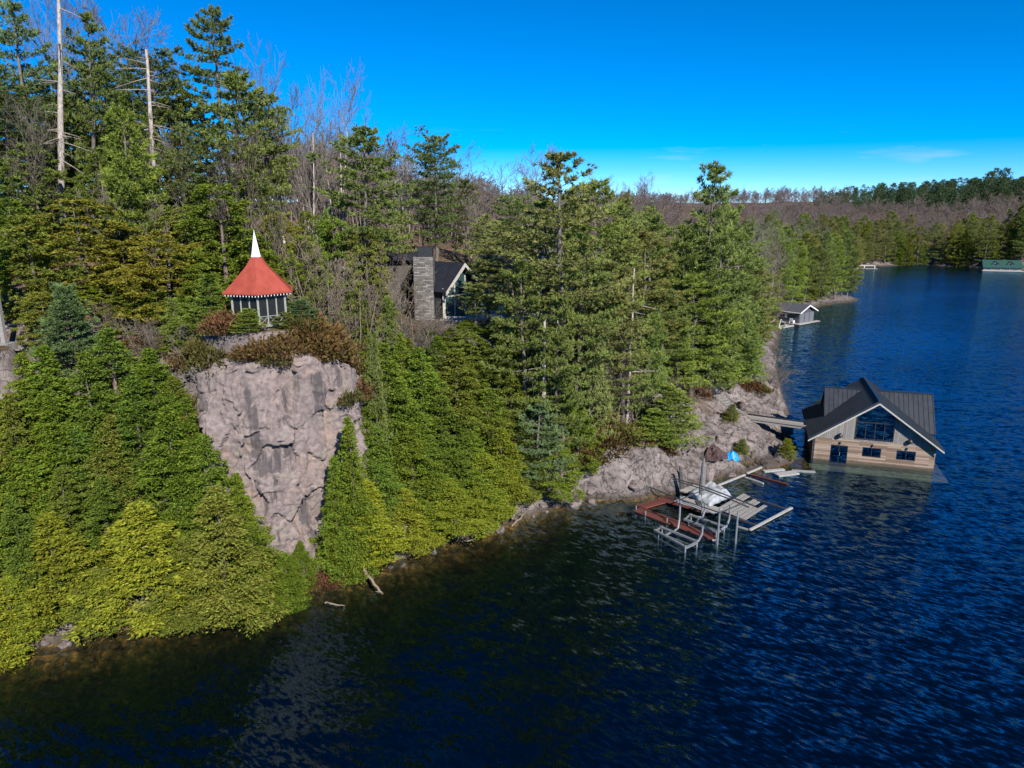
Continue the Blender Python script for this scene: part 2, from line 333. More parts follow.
def H(x, y, detail=True):
    x = np.asarray(x, float); y = np.asarray(y, float)
    d = shore_dist(x, y)
    dj = d + 0.38 * fbm(x * .45, y * .45, 2.2, 3) if detail else d
    wsum = 0; h = 0
    for (ax, ay), prof in STN:
        w = 1.0 / ((x - ax) ** 2 + (y - ay) ** 2 + 4.0) ** 2.2
        h = h + w * np.interp(dj, DST, prof); wsum = wsum + w
    h = h / wsum
    land = np.clip(d, 0, None)
    h = h + (fbm(x * .09, y * .09, 0, 4) * 1.0 + fbm(x * .5, y * .5, 5, 3) * .22) * np.clip(land / 7, 0, 1)
    h = h + fbm(x * .012, y * .012, 9, 3) * 2.2 * np.clip((land - 40) / 80, 0, 1) + fbm(x * .0045 + 3, y * .0045, 2, 2) * 6.5 * np.clip((land - 120) / 150, 0, 1)
    h = h + np.abs(fbm(x * .7, y * .7, 7, 4)) * 0.22 * np.clip(land / 1.5, 0, 1) * np.clip((14 - land) / 10, 0, 1)
    if detail:
        u_ = x * .8 + y * .6 + 1.2 * fbm(x * .3, y * .3, 1, 2); v_ = -x * .6 + y * .8 + 1.2 * fbm(x * .3 + 5, y * .3, 1, 2)
        for sc, am in ((4.2, .95), (1.7, .30)):
            iu, iv = np.floor(u_ / sc), np.floor(v_ / (sc * .7)); r1_ = np.mod(np.sin(iu * 12.9898 + iv * 78.233) * 43758.5453, 1); r2_ = np.mod(r1_ * 91.7, 1); r3_ = np.mod(r1_ * 37.3, 1)
            h = h + ((r1_ - .5) * am + (u_ / sc - iu - .5) * (r2_ - .5) * am * 1.6 + (v_ / (sc * .7) - iv - .5) * (r3_ - .5) * am * 1.6) * np.clip(land / .8, 0, 1) * np.clip((13 - land) / 6, 0, 1)
    dep = -0.10 - 0.34 * np.clip(-d, 0, None) ** 1.12
    dep = np.maximum(dep, -14) + np.clip(fbm(x * .8, y * .8, 4, 3), -.2, 1) * .42 * np.clip(-d / 1.0, 0, 1)
    h = np.where(d > 0, h, np.minimum(dep, -0.05))
    for (cx, cy, r0, r1, z) in PADS:
        r = np.hypot(x - cx, y - cy); k = np.clip((r1 - r) / (r1 - r0), 0, 1); k = k * k * (3 - 2 * k)
        h = h * (1 - k) + z * k
    return h
def Hs(x, y): return float(H(np.array([x]), np.array([y]))[0])

def warp_axis(lo, a, b, hi, step, grow):
    xs = list(np.arange(a, b, step)); s = step; p = a; left = []
    while p > lo: s *= grow; p -= s; left.append(p)
    s = step; p = xs[-1]; right = []
    while p < hi: s *= grow; p += s; right.append(p)
    return np.array(left[::-1] + xs + right)
gx = warp_axis(-3200, -40, 40, 3200, .30, 1.045); gy = warp_axis(-900, 36, 92, 4000, .30, 1.04)
GX, GY = np.meshgrid(gx, gy)
GZ = H(GX, GY)
nx, ny = len(gx), len(gy)
idx = np.arange(nx * ny).reshape(ny, nx)
F = np.stack([idx[:-1, :-1], idx[:-1, 1:], idx[1:, 1:], idx[1:, :-1]], -1).reshape(-1, 4)

# ground material: leaf litter, moss and bare granite by slope and patches
m, n, l = new_mat('hillside_ground'); p, o = out_principled(n, l)
tc = n.new('ShaderNodeTexCoord'); ge = n.new('ShaderNodeNewGeometry'); sx = n.new('ShaderNodeSeparateXYZ'); l.new(ge.outputs['Normal'], sx.inputs[0])
def nz_(scale, detail=6, rough=.6):
    q = n.new('ShaderNodeTexNoise'); q.inputs['Scale'].default_value = scale; q.inputs['Detail'].default_value = detail; q.inputs['Roughness'].default_value = rough
    l.new(tc.outputs['Object'], q.inputs['Vector']); return q
n1, n2, n3, n4 = nz_(.35), nz_(2.2), nz_(9, 8, .7), nz_(.9)
lit = ramp(n, [(.3, (0.075, 0.048, 0.03)), (.5, (0.15, 0.095, 0.06)), (.7, (0.21, 0.16, 0.11))]); l.new(n2.outputs['Fac'], lit.inputs[0])
moss = n.new('ShaderNodeMixRGB'); mr0 = n.new('ShaderNodeMapRange'); mr0.inputs['From Min'].default_value = .52; mr0.inputs['From Max'].default_value = .64
l.new(n1.outputs['Fac'], mr0.inputs[0]); l.new(mr0.outputs[0], moss.inputs[0]); l.new(lit.outputs[0], moss.inputs[1]); moss.inputs[2].default_value = (0.07, 0.075, 0.022, 1)
rk = ramp(n, [(.36, (0.055, 0.048, 0.046)), (.44, (0.135, 0.116, 0.112)), (.54, (0.205, 0.175, 0.168)), (.66, (0.29, 0.25, 0.238))]); rmx = n.new('ShaderNodeMixRGB'); rmx.inputs[0].default_value = .5; l.new(n2.outputs['Fac'], rmx.inputs[1]); l.new(n1.outputs['Fac'], rmx.inputs[2]); l.new(rmx.outputs[0], rk.inputs[0])
rf = n.new('ShaderNodeMapRange'); rf.inputs['From Min'].default_value = .93; rf.inputs['From Max'].default_value = .80; 
ad = n.new('ShaderNodeMath'); ad.operation = 'MULTIPLY_ADD'; ad.inputs[1].default_value = .34; l.new(n4.outputs['Fac'], ad.inputs[0]); 
sb = n.new('ShaderNodeMath'); sb.operation = 'SUBTRACT'; sb.inputs[1].default_value = .17; l.new(sx.outputs['Z'], sb.inputs[0]); l.new(sb.outputs[0], ad.inputs[2])
l.new(ad.outputs[0], rf.inputs[0])
# low ground beside the water is washed bare rock
px_ = n.new('ShaderNodeSeparateXYZ'); l.new(ge.outputs['Position'], px_.inputs[0])
low = n.new('ShaderNodeMapRange'); low.inputs['From Min'].default_value = 5.2; low.inputs['From Max'].default_value = 3.2; l.new(px_.outputs['Z'], low.inputs[0])
mxm = n.new('ShaderNodeMath'); mxm.operation = 'MAXIMUM'; l.new(rf.outputs[0], mxm.inputs[0]); l.new(low.outputs[0], mxm.inputs[1])
mixr = n.new('ShaderNodeMixRGB'); l.new(mxm.outputs[0], mixr.inputs[0]); l.new(moss.outputs[0], mixr.inputs[1]); l.new(rk.outputs[0], mixr.inputs[2])
wet = n.new('ShaderNodeMapRange'); wet.inputs['From Min'].default_value = .75; wet.inputs['From Max'].default_value = .25; wet.inputs['To Max'].default_value = .8; l.new(px_.outputs['Z'], wet.inputs[0])
mixw = n.new('ShaderNodeMixRGB'); mixw.inputs[2].default_value = (.05, .04, .032, 1); l.new(wet.outputs[0], mixw.inputs[0]); l.new(mixr.outputs[0], mixw.inputs[1])
# lake bed: algae-brown stones
bed = ramp(n, [(.38, (0.045, 0.035, 0.014)), (.55, (0.12, 0.075, 0.022)), (.68, (0.34, 0.165, 0.05))]); l.new(n2.outputs['Fac'], bed.inputs[0])
uw = n.new('ShaderNodeMapRange'); uw.inputs['From Min'].default_value = .12; uw.inputs['From Max'].default_value = -.02; l.new(px_.outputs['Z'], uw.inputs[0])
mixb = n.new('ShaderNodeMixRGB'); l.new(uw.outputs[0], mixb.inputs[0]); l.new(mixw.outputs[0], mixb.inputs[1]); l.new(bed.outputs[0], mixb.inputs[2])
l.new(mixb.outputs[0], p.inputs['Base Color']); p.inputs['Roughness'].default_value = .9; p.inputs['Specular IOR Level'].default_value = .2
nk = nz_(.8, 5, .55); nk.inputs['Distortion'].default_value = .8
ab = n.new('ShaderNodeMath'); ab.operation = 'SUBTRACT'; ab.inputs[1].default_value = .5; l.new(nk.outputs['Fac'], ab.inputs[0])
ab2 = n.new('ShaderNodeMath'); ab2.operation = 'ABSOLUTE'; l.new(ab.outputs[0], ab2.inputs[0])
cr1 = n.new('ShaderNodeMapRange'); cr1.inputs['From Max'].default_value = .022; l.new(ab2.outputs[0], cr1.inputs[0])
hsum = n.new('ShaderNodeMath'); hsum.operation = 'MULTIPLY_ADD'; hsum.inputs[1].default_value = 2.2; l.new(cr1.outputs[0], hsum.inputs[0]); l.new(n3.outputs['Fac'], hsum.inputs[2])
b = n.new('ShaderNodeBump'); b.inputs['Strength'].default_value = .8; b.inputs['Distance'].default_value = .13; l.new(hsum.outputs[0], b.inputs['Height']); l.new(b.outputs[0], p.inputs['Normal'])
M['ground'] = m
V = np.stack([GX, GY, GZ], -1).reshape(-1, 3)
terrain = link('terrain', np_mesh('terrain', V, F, 'ground', True)); tag(terrain, 'wooded rocky hillside running down to the lake and round the far bay', 'hillside', kind='structure')

# ------------------------------------------------------------------ cliff
m, n, l = new_mat('granite_cliff'); p, o = out_principled(n, l)
tc = n.new('ShaderNodeTexCoord')
def nz2(scale, st=(1, 1, 1), detail=7, rough=.62):
    mp = n.new('ShaderNodeMapping'); mp.inputs['Scale'].default_value = st; l.new(tc.outputs['Object'], mp.inputs[0])
    q = n.new('ShaderNodeTexNoise'); q.inputs['Scale'].default_value = scale; q.inputs['Detail'].default_value = detail; q.inputs['Roughness'].default_value = rough
    l.new(mp.outputs[0], q.inputs['Vector']); return q
a1, a2, a3, a4 = nz2(.5), nz2(3.2), nz2(.62, (1, 1, .10)), nz2(12, detail=9, rough=.7)
r1 = ramp(n, [(.28, (0.125, 0.102, 0.100)), (.5, (0.225, 0.184, 0.178)), (.7, (0.325, 0.266, 0.250))]); l.new(a2.outputs['Fac'], r1.inputs[0])
pk = n.new('ShaderNodeMixRGB'); mr = n.new('ShaderNodeMapRange'); mr.inputs['From Min'].default_value = .55; mr.inputs['From Max'].default_value = .68; mr.inputs['To Max'].default_value = .55
l.new(a1.outputs['Fac'], mr.inputs[0]); l.new(mr.outputs[0], pk.inputs[0]); l.new(r1.outputs[0], pk.inputs[1]); pk.inputs[2].default_value = (0.36, 0.25, 0.21, 1)
st = n.new('ShaderNodeMixRGB'); ms = n.new('ShaderNodeMapRange'); ms.inputs['From Min'].default_value = .575; ms.inputs['From Max'].default_value = .615; ms.inputs['To Max'].default_value = .82
l.new(a3.outputs['Fac'], ms.inputs[0]); l.new(ms.outputs[0], st.inputs[0]); l.new(pk.outputs[0], st.inputs[1]); st.inputs[2].default_value = (0.075, 0.066, 0.072, 1)
gr = n.new('ShaderNodeMixRGB'); mg = n.new('ShaderNodeMapRange'); mg.inputs['From Min'].default_value = .58; mg.inputs['From Max'].default_value = .7; mg.inputs['To Max'].default_value = .5
a5 = nz2(1.1); l.new(a5.outputs['Fac'], mg.inputs[0]); l.new(mg.outputs[0], gr.inputs[0]); l.new(st.outputs[0], gr.inputs[1]); gr.inputs[2].default_value = (0.25, 0.26, 0.19, 1)
l.new(gr.outputs[0], p.inputs['Base Color']); p.inputs['Roughness'].default_value = .85; p.inputs['Specular IOR Level'].default_value = .25
b = n.new('ShaderNodeBump'); b.inputs['Strength'].default_value = .7; b.inputs['Distance'].default_value = .18; l.new(a4.outputs['Fac'], b.inputs['Height']); l.new(b.outputs[0], p.inputs['Normal'])
M['granite'] = m
CP_ = np.array([(-25.0, 51.0), (-23.4, 47.4), (-21.4, 45.3), (-18.4, 45.2), (-15.0, 46.5), (-12.2, 48.2), (-10.4, 50.0), (-9.7, 53.0), (-9.4, 57.5)], float)
cs = np.r_[0, np.cumsum(np.hypot(*np.diff(CP_, axis=0).T))]
ns, nt = 260, 230
S = np.linspace(0, cs[-1], ns); cxp = np.interp(S, cs, CP_[:, 0]); cyp = np.interp(S, cs, CP_[:, 1])
k_ = np.ones(15) / 15
cxp = np.convolve(np.pad(cxp, 7, 'edge'), k_, 'valid'); cyp = np.convolve(np.pad(cyp, 7, 'edge'), k_, 'valid')
tx, ty = np.gradient(cxp), np.gradient(cyp); L_ = np.hypot(tx, ty); nxn, nyn = -ty / L_, tx / L_
topz = np.interp(S, cs, [14, 14.3, 14.6, 15.2, 15.3, 15.2, 14.6, 13, 11])
rc = np.random.default_rng(8)
def cells(n_, amp, ts, tz, wz): return (rc.uniform(0, cs[-1], n_), rc.uniform(-1, 17, n_), rc.uniform(-amp, amp, n_), rc.normal(0, ts, n_), rc.normal(0, tz, n_), wz)
CELLS = [cells(30, .55, .16, .07, .62), cells(130, .18, .15, .10, .85), cells(600, .05, .12, .09, 1.0)]
V = np.zeros((nt, ns, 3))
for i in range(nt):
    t = i / (nt - 1)
    if t < .86:
        q = t / .86; z = -1.0 + q * (topz + 1.0); back = .13 * np.clip(z, 0, None) + 1.6 * np.clip(q - .88, 0, 1) ** 2 * 40 * .1
    else:
        q = (t - .86) / .14; back = .13 * topz + .023 + q * 5.0; z = topz + .9 * np.sqrt(q)
    x = cxp + nxn * back; y = cyp + nyn * back
    nn = fbm(x * .22, y * .22, z * .12 + np.zeros(ns), 2) * .55
    zz_ = z + .5 * fbm(x * .6, y * .6, z * .4 + np.zeros(ns), 3); ss_ = S + .45 * fbm(x * .5 + 7, y * .5, z * .3 + np.zeros(ns), 3)
    blk = 0
    for cs_, cz_, co_, ts_, tz_, wz_ in CELLS:
        dd = np.abs(ss_[:, None] - cs_[None]) + wz_ * np.abs(zz_[:, None] - cz_[None]); k = dd.argmin(1)
        blk = blk + co_[k] + ts_[k] * (ss_ - cs_[k]) + tz_[k] * (zz_ - cz_[k])
    cr = 0; fin = fbm(x * 1.8, y * 1.8, z * 1.2 + np.zeros(ns), 4) * .06
    dsp = (nn + blk + cr + fin) * (1 if t < .86 else (1 - q * .8))
    V[i, :, 0] = x - nxn * dsp; V[i, :, 1] = y - nyn * dsp; V[i, :, 2] = z + (.25 * fbm(x, y, 1, 3) if t >= .86 else 0)
idx = np.arange(ns * nt).reshape(nt, ns)
F = np.stack([idx[:-1, :-1], idx[:-1, 1:], idx[1:, 1:], idx[1:, :-1]], -1).reshape(-1, 4)
cliff = link('cliff', np_mesh('cliff', V.reshape(-1, 3), F, 'granite', True)); tag(cliff, 'bare grey-pink granite cliff dropping from the red gazebo towards the water', 'cliff', kind='structure')

CV = V.reshape(-1, 3)
def ground(x, y):
    z = Hs(x, y); d = np.hypot(CV[:, 0] - x, CV[:, 1] - y); m_ = d < .45
    return max(z, float(np.percentile(CV[m_, 2], 70))) if m_.any() else z
# ------------------------------------------------------------------ water
m, n, l = new_mat('lake_water'); o = n.new('ShaderNodeOutputMaterial')
tc = n.new('ShaderNodeTexCoord')
def wave(scale, st, rot, detail=3, dist=.6):
    m0 = n.new('ShaderNodeMapping'); m0.inputs['Rotation'].default_value = (0, 0, math.radians(rot)); l.new(tc.outputs['Object'], m0.inputs[0])
    mp = n.new('ShaderNodeMapping'); mp.inputs['Scale'].default_value = st; l.new(m0.outputs[0], mp.inputs[0])
    q = n.new('ShaderNodeTexNoise'); q.inputs['Scale'].default_value = scale; q.inputs['Detail'].default_value = detail; q.inputs['Distortion'].default_value = dist; q.inputs['Roughness'].default_value = .55
    l.new(mp.outputs[0], q.inputs['Vector']); return q
w1 = wave(1.25, (.40, 1.0, 1), 14, 3, .5); w2 = wave(4.0, (.36, 1, 1), 38, 4, .3); w3 = wave(.035, (1, 1, 1), 30, 3)
w4 = wave(.30, (.5, 1, 1), 14, 2, .4); w5 = wave(3.0, (1, 1, 1), 70, 3, .3)
gus = n.new('ShaderNodeMapRange'); gus.inputs['From Min'].default_value = .35; gus.inputs['From Max'].default_value = .65; gus.inputs['To Min'].default_value = .65; gus.inputs['To Max'].default_value = 1.15; l.new(w3.outputs['Fac'], gus.inputs[0])
def slope(tex, amp, deg):
    # noise around zero used as a slope running across its crests
    a = n.new('ShaderNodeMath'); a.operation = 'SUBTRACT'; a.inputs[1].default_value = .5; l.new(tex.outputs['Fac'], a.inputs[0])
    a2 = n.new('ShaderNodeMath'); a2.operation = 'MULTIPLY'; a2.inputs[1].default_value = amp; l.new(a.outputs[0], a2.inputs[0])
    v = n.new('ShaderNodeVectorMath'); v.operation = 'SCALE'; v.inputs[0].default_value = (math.sin(math.radians(deg)), math.cos(math.radians(deg)), 0); l.new(a2.outputs[0], v.inputs['Scale']); return v
vs_ = [slope(w4, .24, 14), slope(w1, 1.05, 14), slope(w2, 1.7, 38), slope(w5, .45, 100)]
acc = vs_[0]
for q in vs_[1:]:
    sm = n.new('ShaderNodeVectorMath'); sm.operation = 'ADD'; l.new(acc.outputs[0], sm.inputs[0]); l.new(q.outputs[0], sm.inputs[1]); acc = sm
sc_ = n.new('ShaderNodeVectorMath'); sc_.operation = 'SCALE'; l.new(acc.outputs[0], sc_.inputs[0]); l.new(gus.outputs[0], sc_.inputs['Scale'])
upv = n.new('ShaderNodeVectorMath'); upv.operation = 'ADD'; upv.inputs[1].default_value = (0, 0, 1); l.new(sc_.outputs[0], upv.inputs[0])
b = n.new('ShaderNodeVectorMath'); b.operation = 'NORMALIZE'; l.new(upv.outputs[0], b.inputs[0])
g = n.new('ShaderNodeBsdfGlossy'); g.inputs['Roughness'].default_value = .12; g.inputs['Color'].default_value = (.42, .76, 1.0, 1); l.new(b.outputs[0], g.inputs['Normal'])
t = n.new('ShaderNodeBsdfTransparent'); t.inputs['Color'].default_value = (.92, .96, .95, 1)
lw_ = n.new('ShaderNodeLayerWeight'); l.new(b.outputs[0], lw_.inputs['Normal'])
pw = n.new('ShaderNodeMath'); pw.operation = 'POWER'; pw.inputs[1].default_value = 3.6; l.new(lw_.outputs['Facing'], pw.inputs[0])
f = n.new('ShaderNodeMapRange'); f.inputs['To Min'].default_value = .058; l.new(pw.outputs[0], f.inputs[0])
df = n.new('ShaderNodeBsdfDiffuse'); df.inputs['Color'].default_value = (.002, .030, .075, 1); l.new(b.outputs[0], df.inputs['Normal'])
body = n.new('ShaderNodeMixShader'); body.inputs[0].default_value = .035; l.new(t.outputs[0], body.inputs[1]); l.new(df.outputs[0], body.inputs[2])
mx = n.new('ShaderNodeMixShader'); l.new(f.outputs[0], mx.inputs[0]); l.new(body.outputs[0], mx.inputs[1]); l.new(g.outputs[0], mx.inputs[2]); l.new(mx.outputs[0], o.inputs['Surface'])
va = n.new('ShaderNodeVolumeAbsorption'); va.inputs['Color'].default_value = (.30, .36, .20, 1); va.inputs['Density'].default_value = .95; l.new(va.outputs[0], o.inputs['Volume'])
M['water'] = m
water = MB().span((-3000, -800, -16), (3000, 3800, 0)).build('lake_water', 'water'); tag(water, 'rippled dark blue lake filling the right side and foreground', 'lake', kind='structure')
# ------------------------------------------------------------------ plants: leaf-sized faces, built once per variety
def unit(v): return v / (np.linalg.norm(v, axis=-1, keepdims=True) + 1e-9)
def sprigs(C, D, L, W, r, droop=0.0):
    """kite-shaped sprigs: centre points C, direction D, length L, width W -> verts, quads"""
    n = len(C); D = unit(D)
    S = unit(np.cross(D, unit(r.normal(size=(n, 3)) * .9 + np.array([0, 0, .6]))))
    L = np.broadcast_to(L, (n,))[:, None]; W = np.broadcast_to(W, (n,))[:, None]
    a = C - D * L * .45; t = C + D * L * .55; t[:, 2] -= droop * L[:, 0]
    V = np.stack([a, C - D * L * .02 + S * W * .5, t, C - D * L * .02 - S * W * .5], 1).reshape(-1, 3)
    return V, np.arange(n * 4).reshape(n, 4)
def tube_np(P, R, k=4):
    """polyline P (m,3), radii R -> verts, quads"""
    P = np.asarray(P, float); m = len(P); T = unit(np.gradient(P, axis=0))
    ref = np.array([1., 0, 0]) if abs(T[0][0]) < .8 else np.array([0, 1., 0])
    A = unit(np.cross(T, ref)); B = np.cross(T, A); th = np.arange(k) * 2 * np.pi / k
    V = P[:, None] + (A[:, None] * np.cos(th)[None, :, None] + B[:, None] * np.sin(th)[None, :, None]) * np.asarray(R)[:, None, None]
    i = np.arange(m - 1)[:, None] * k; j = np.arange(k)[None]; j2 = (j + 1) % k
    return V.reshape(-1, 3), np.stack([i + j, i + j2, i + k + j2, i + k + j], -1).reshape(-1, 4)
class Acc:
    def __init__(self): self.V = []; self.F = []; self.n = 0
    def add(self, vf):
        V, F = vf; self.V.append(V); self.F.append(F + self.n); self.n += len(V)
    def mesh(self, name, mat, smooth=False): return np_mesh(name, np.vstack(self.V), np.vstack(self.F), mat, smooth)
    def arrays(self): return np.vstack(self.V), np.vstack(self.F)

def proto_cedar(seed, h=10.0, r0=2.0, N=9000, nb=150, sz=.34, low=0.0, shape='cone', lite=False):
    """white cedar: drooping fans of flat sprays clumped at the branch tips"""
    r = np.random.default_rng(seed)
    zf = r.random(nb) ** 1.15 * .97 + low * (1 - r.random(nb) ** 1.15); zf = np.clip(zf, 0.01, .985)
    th = r.random(nb) * 2 * np.pi
    lob = 1 + .20 * np.sin(th * 2 + seed + zf * 3) + .20 * np.sin(th * 3 + zf * 9 + seed * 2)
    if shape == 'cone': env = r0 * (1 - zf) ** .80 * (.66 + .34 * np.clip(zf / .10, 0, 1)) * 1.2
    else: env = r0 * np.sqrt(np.clip(1 - (zf * 1.02) ** 2.2, 0, 1)) * (.7 + .3 * np.clip(zf / .15, 0, 1))
    env = env * lob * (.55 + .58 * r.random(nb) ** .8) + .05
    bc = np.stack([np.cos(th) * env, np.sin(th) * env, zf * h], 1)
    w = env + .35; w = w / w.sum(); pick = r.choice(nb, N, p=w)
    out = unit(np.stack([np.cos(th), np.sin(th), np.zeros(nb)], 1))[pick]
    side = np.stack([-out[:, 1], out[:, 0], np.zeros(N)], 1)
    size = (.20 + .19 * env / r0)[pick] * (h / 10)
    a = r.normal(size=N); back = r.random(N) ** 1.3
    C = bc[pick] + side * (a * size * .62)[:, None] - out * (back * size * 2.0 - .25 * size)[:, None]
    C[:, 2] += (r.normal(size=N) * .22 - .25 * np.abs(a) + .30 * back) * size
    D = out * (.75 + .3 * r.random((N, 1))) + side * (a * .6)[:, None] + r.normal(size=(N, 3)) * .45
    D[:, 2] += .25 - .35 * (1 - back)
    A = Acc(); A.add(sprigs(C, D, sz * (.6 + .8 * r.random(N)), sz * .5 * (.6 + .7 * r.random(N)), r))
    T = Acc(); zs = np.linspace(-.6, h * .96, 7)
    P = np.stack([np.cumsum(r.normal(size=7) * .05), np.cumsum(r.normal(size=7) * .05), zs], 1)
    T.add(tube_np(P, .022 * h * (1 - np.linspace(0, .93, 7)), 6))
    for i in range(14):     # a few bare branch stubs
        k = r.integers(nb); T.add(tube_np([[0, 0, bc[k, 2] * .97], bc[k] * [.5, .5, 1], bc[k] * [.85, .85, .99]], [.03, .018, .008], 3))
    return A, T
def proto_pine(seed, h=16.0, r0=3.2, start=.28, whorls=17, per=5, tufts=17, nl=9, shape='irregular', sz=.31, up=.25, gap=.2):
    """white pine: layered plates of needle tufts on near-level limbs, trunk showing between"""
    r = np.random.default_rng(seed); A = Acc(); T = Acc()
    zs = np.linspace(-.6, h * .985, 10); P = np.stack([np.cumsum(r.normal(size=10) * .10), np.cumsum(r.normal(size=10) * .10), zs], 1); P[0, :2] = P[1, :2] = 0
    T.add(tube_np(P, .0155 * h * (1 - np.linspace(0, .93, 10) ** 1.1) + .012, 7))
    Cs, Ds, Ls = [], [], []
    for wv in range(whorls):
        f = start + (1 - start) * ((wv + .45 * r.random()) / whorls) ** .92; z = f * h
        q = (f - start) / (1 - start)
        if shape == 'cone': env = r0 * (1 - q) ** .85 + .25
        elif shape == 'flat': env = r0 * np.interp(q, [0, .25, .7, 1], [.45, .8, 1, .55])
        else: env = r0 * np.interp(q, [0, .2, .5, .8, 1], [.70, 1.0, .88, .56, .10])
        ph = r.random() * 6.28
        for k in range(per):
            if r.random() < gap: continue
            th = ph + k * 6.283 / per + r.normal() * .3; L = env * (.6 + .5 * r.random()) * (1.15 if r.random() < .12 else 1)
            s = np.linspace(0, 1, 5); rise = (up * (.4 + 1.1 * q + 2.2 * q ** 4) + .12 * r.normal())
            bx = np.interp(z, zs, P[:, 0]); by = np.interp(z, zs, P[:, 1])
            B = np.stack([bx + np.cos(th) * L * s, by + np.sin(th) * L * s, z + L * (rise * s - .10 * s ** 2 + .16 * s ** 3)], 1)
            T.add(tube_np(B, (.012 + .009 * L) * (1 - .85 * s) + .004, 3))
            nt = max(4, int(tufts * (L / r0 + .25)))
            u = .22 + .80 * r.random(nt) ** .8; side = r.normal(size=nt) * L * .24 * (1.15 - np.abs(u - .55) * 1.3)
            c = np.stack([np.interp(u, s, B[:, i]) for i in range(3)], 1)
            c[:, 0] += -np.sin(th) * side; c[:, 1] += np.cos(th) * side; c[:, 2] += np.abs(side) * .10 + r.normal(size=nt) * .06
            d = np.stack([np.cos(th) + -np.sin(th) * side / L * 2.0, np.sin(th) + np.cos(th) * side / L * 2.0, .5 + np.zeros(nt)], 1)
            Cs.append(np.repeat(c, nl, 0)); Ds.append(np.repeat(unit(d), nl, 0) * .85 + unit(r.normal(size=(nt * nl, 3))) * .80)
    nt = int(tufts * .8); zz = h * (1 - .075 * r.random(nt)); c = np.stack([np.interp(zz, zs, P[:, 0]) + r.normal(size=nt) * .07, np.interp(zz, zs, P[:, 1]) + r.normal(size=nt) * .07, zz], 1)
    Cs.append(np.repeat(c, nl, 0)); Ds.append(np.array([0, 0, .9]) + unit(r.normal(size=(nt * nl, 3))) * .8)
    C = np.vstack(Cs); D = np.vstack(Ds); D[:, 2] += .15; n = len(C); D = unit(D)
    C = C + D * sz * .42
    A.add(sprigs(C, D, sz * (.7 + .6 * r.random(n)), sz * .17 * (.7 + .6 * r.random(n)), r))
    return A, T
def proto_bare(seed, h=13.0, spread=.5, levels=4, first=.32, nb=(7, 5, 5, 4), trunks=1, twig=.012, lean=.05, seg=3):
    r = np.random.default_rng(seed); T = Acc(); W = Acc()
    def grow(p, d, L, rad, lev):
        m = 5 if lev < 2 else seg; pts = [p]; q = p.copy(); dd = d.copy()
        for i in range(m - 1):
            dd = unit(dd + r.normal(size=3) * (.06 if lev == 0 else .14) + np.array([0, 0, .05 if lev else .02])); q = q + dd * L / (m - 1); pts.append(q.copy())
        pts = np.array(pts); rr = np.linspace(rad, max(rad * (.25 if lev else .3), twig * .6), m)
        (T if lev == 0 else W).add(tube_np(pts, rr, 6 if lev == 0 else (4 if lev == 1 else 3)))
        if lev + 1 >= levels: return
        k = nb[lev]
        for i in range(k):
            f = (first if lev == 0 else .25) + (1 - (first if lev == 0 else .25)) * ((i + r.random() * .8) / k); f = min(f, .99)
            b = np.array([np.interp(f * (m - 1), np.arange(m), pts[:, j]) for j in range(3)])
            th = r.random() * 6.283; ax = unit(np.cross(dd, unit(r.normal(size=3)))); 
            nd = unit(dd * (1.0 if lev == 0 else .9) + ax * (spread + .35 * r.random()) * 1.5 + np.array([0, 0, .12]))
            grow(b, nd, L * (.42 if lev == 0 else .5) * (.7 + .5 * r.random()) * (1.15 - .45 * f), max(rr[0] * (.42 if lev == 0 else .5) * (1.1 - .5 * f), twig), lev + 1)
    for t in range(trunks):
        d0 = unit(np.array([r.normal() * (lean + .12 * (trunks > 1)), r.normal() * (lean + .12 * (trunks > 1)), 1.0]))
        grow(np.array([r.normal() * .15 * (trunks > 1), r.normal() * .15 * (trunks > 1), -.5]), d0, h * (1 - .2 * t * r.random()), h * .0115 * (1.45 if trunks == 2 else 1) / (1 + .3 * (trunks > 1)), 0)
    return W, T
def proto_heath(seed, r0=1.0, h=.7, N=1500, sz=.16):
    r = np.random.default_rng(seed); nb = 40; th = r.random(nb) * 6.283; q = np.sqrt(r.random(nb))
    bc = np.stack([np.cos(th) * q * r0, np.sin(th) * q * r0, h * np.sqrt(np.clip(1 - q * q, 0, 1)) * (.6 + .5 * r.random(nb))], 1)
    pick = r.integers(0, nb, N); C = bc[pick] + r.normal(size=(N, 3)) * np.array([.16, .16, .10]) * r0; C[:, 2] = np.abs(C[:, 2]) * (1 - r.random(N) ** 3 * .6)
    D = unit(C * [1, 1, .6]) + r.normal(size=(N, 3)) * .5; D[:, 2] += .7
    A = Acc(); A.add(sprigs(C, D, sz * (.7 + .7 * r.random(N)), sz * .45, r))
    T = Acc()
    for k in range(9): T.add(tube_np([[0, 0, -.1], bc[k] * .5, bc[k] * .95], [.03, .02, .008], 3))
    return A, T

PROTO = {}
def add_proto(kind, pair, h, r, fmat):
    A, T = pair
    PROTO.setdefault(kind, []).append((A.mesh(kind + '_crown', fmat), T.mesh(kind + '_trunk', 'bark', True), h, r))
for s in range(5): add_proto('cedar', proto_cedar(100 + s, 10, 2.05, 27000, 300, .165), 10, 2.15, 'cedar')
for s in range(4): add_proto('bush_cedar', proto_cedar(140 + s, 8, 2.6, 24000, 260, .175, shape='round'), 8, 2.7, 'cedar')
for s in range(5): add_proto('pine', proto_pine(200 + s, 16, 3.3, .18 + .05 * s, 13, 5, 36, 13), 16, 3.3, 'needle')
for s in range(3): add_proto('full_pine', proto_pine(215 + s, 15, 3.4, .07, 18, 5, 26, 12, 'irregular', .36, gap=.1), 15, 3.4, 'needle')
for s in range(3): add_proto('tall_pine', proto_pine(230 + s, 20, 3.6, .34, 17, 5, 36, 13, 'irregular'), 20, 3.6, 'needle')
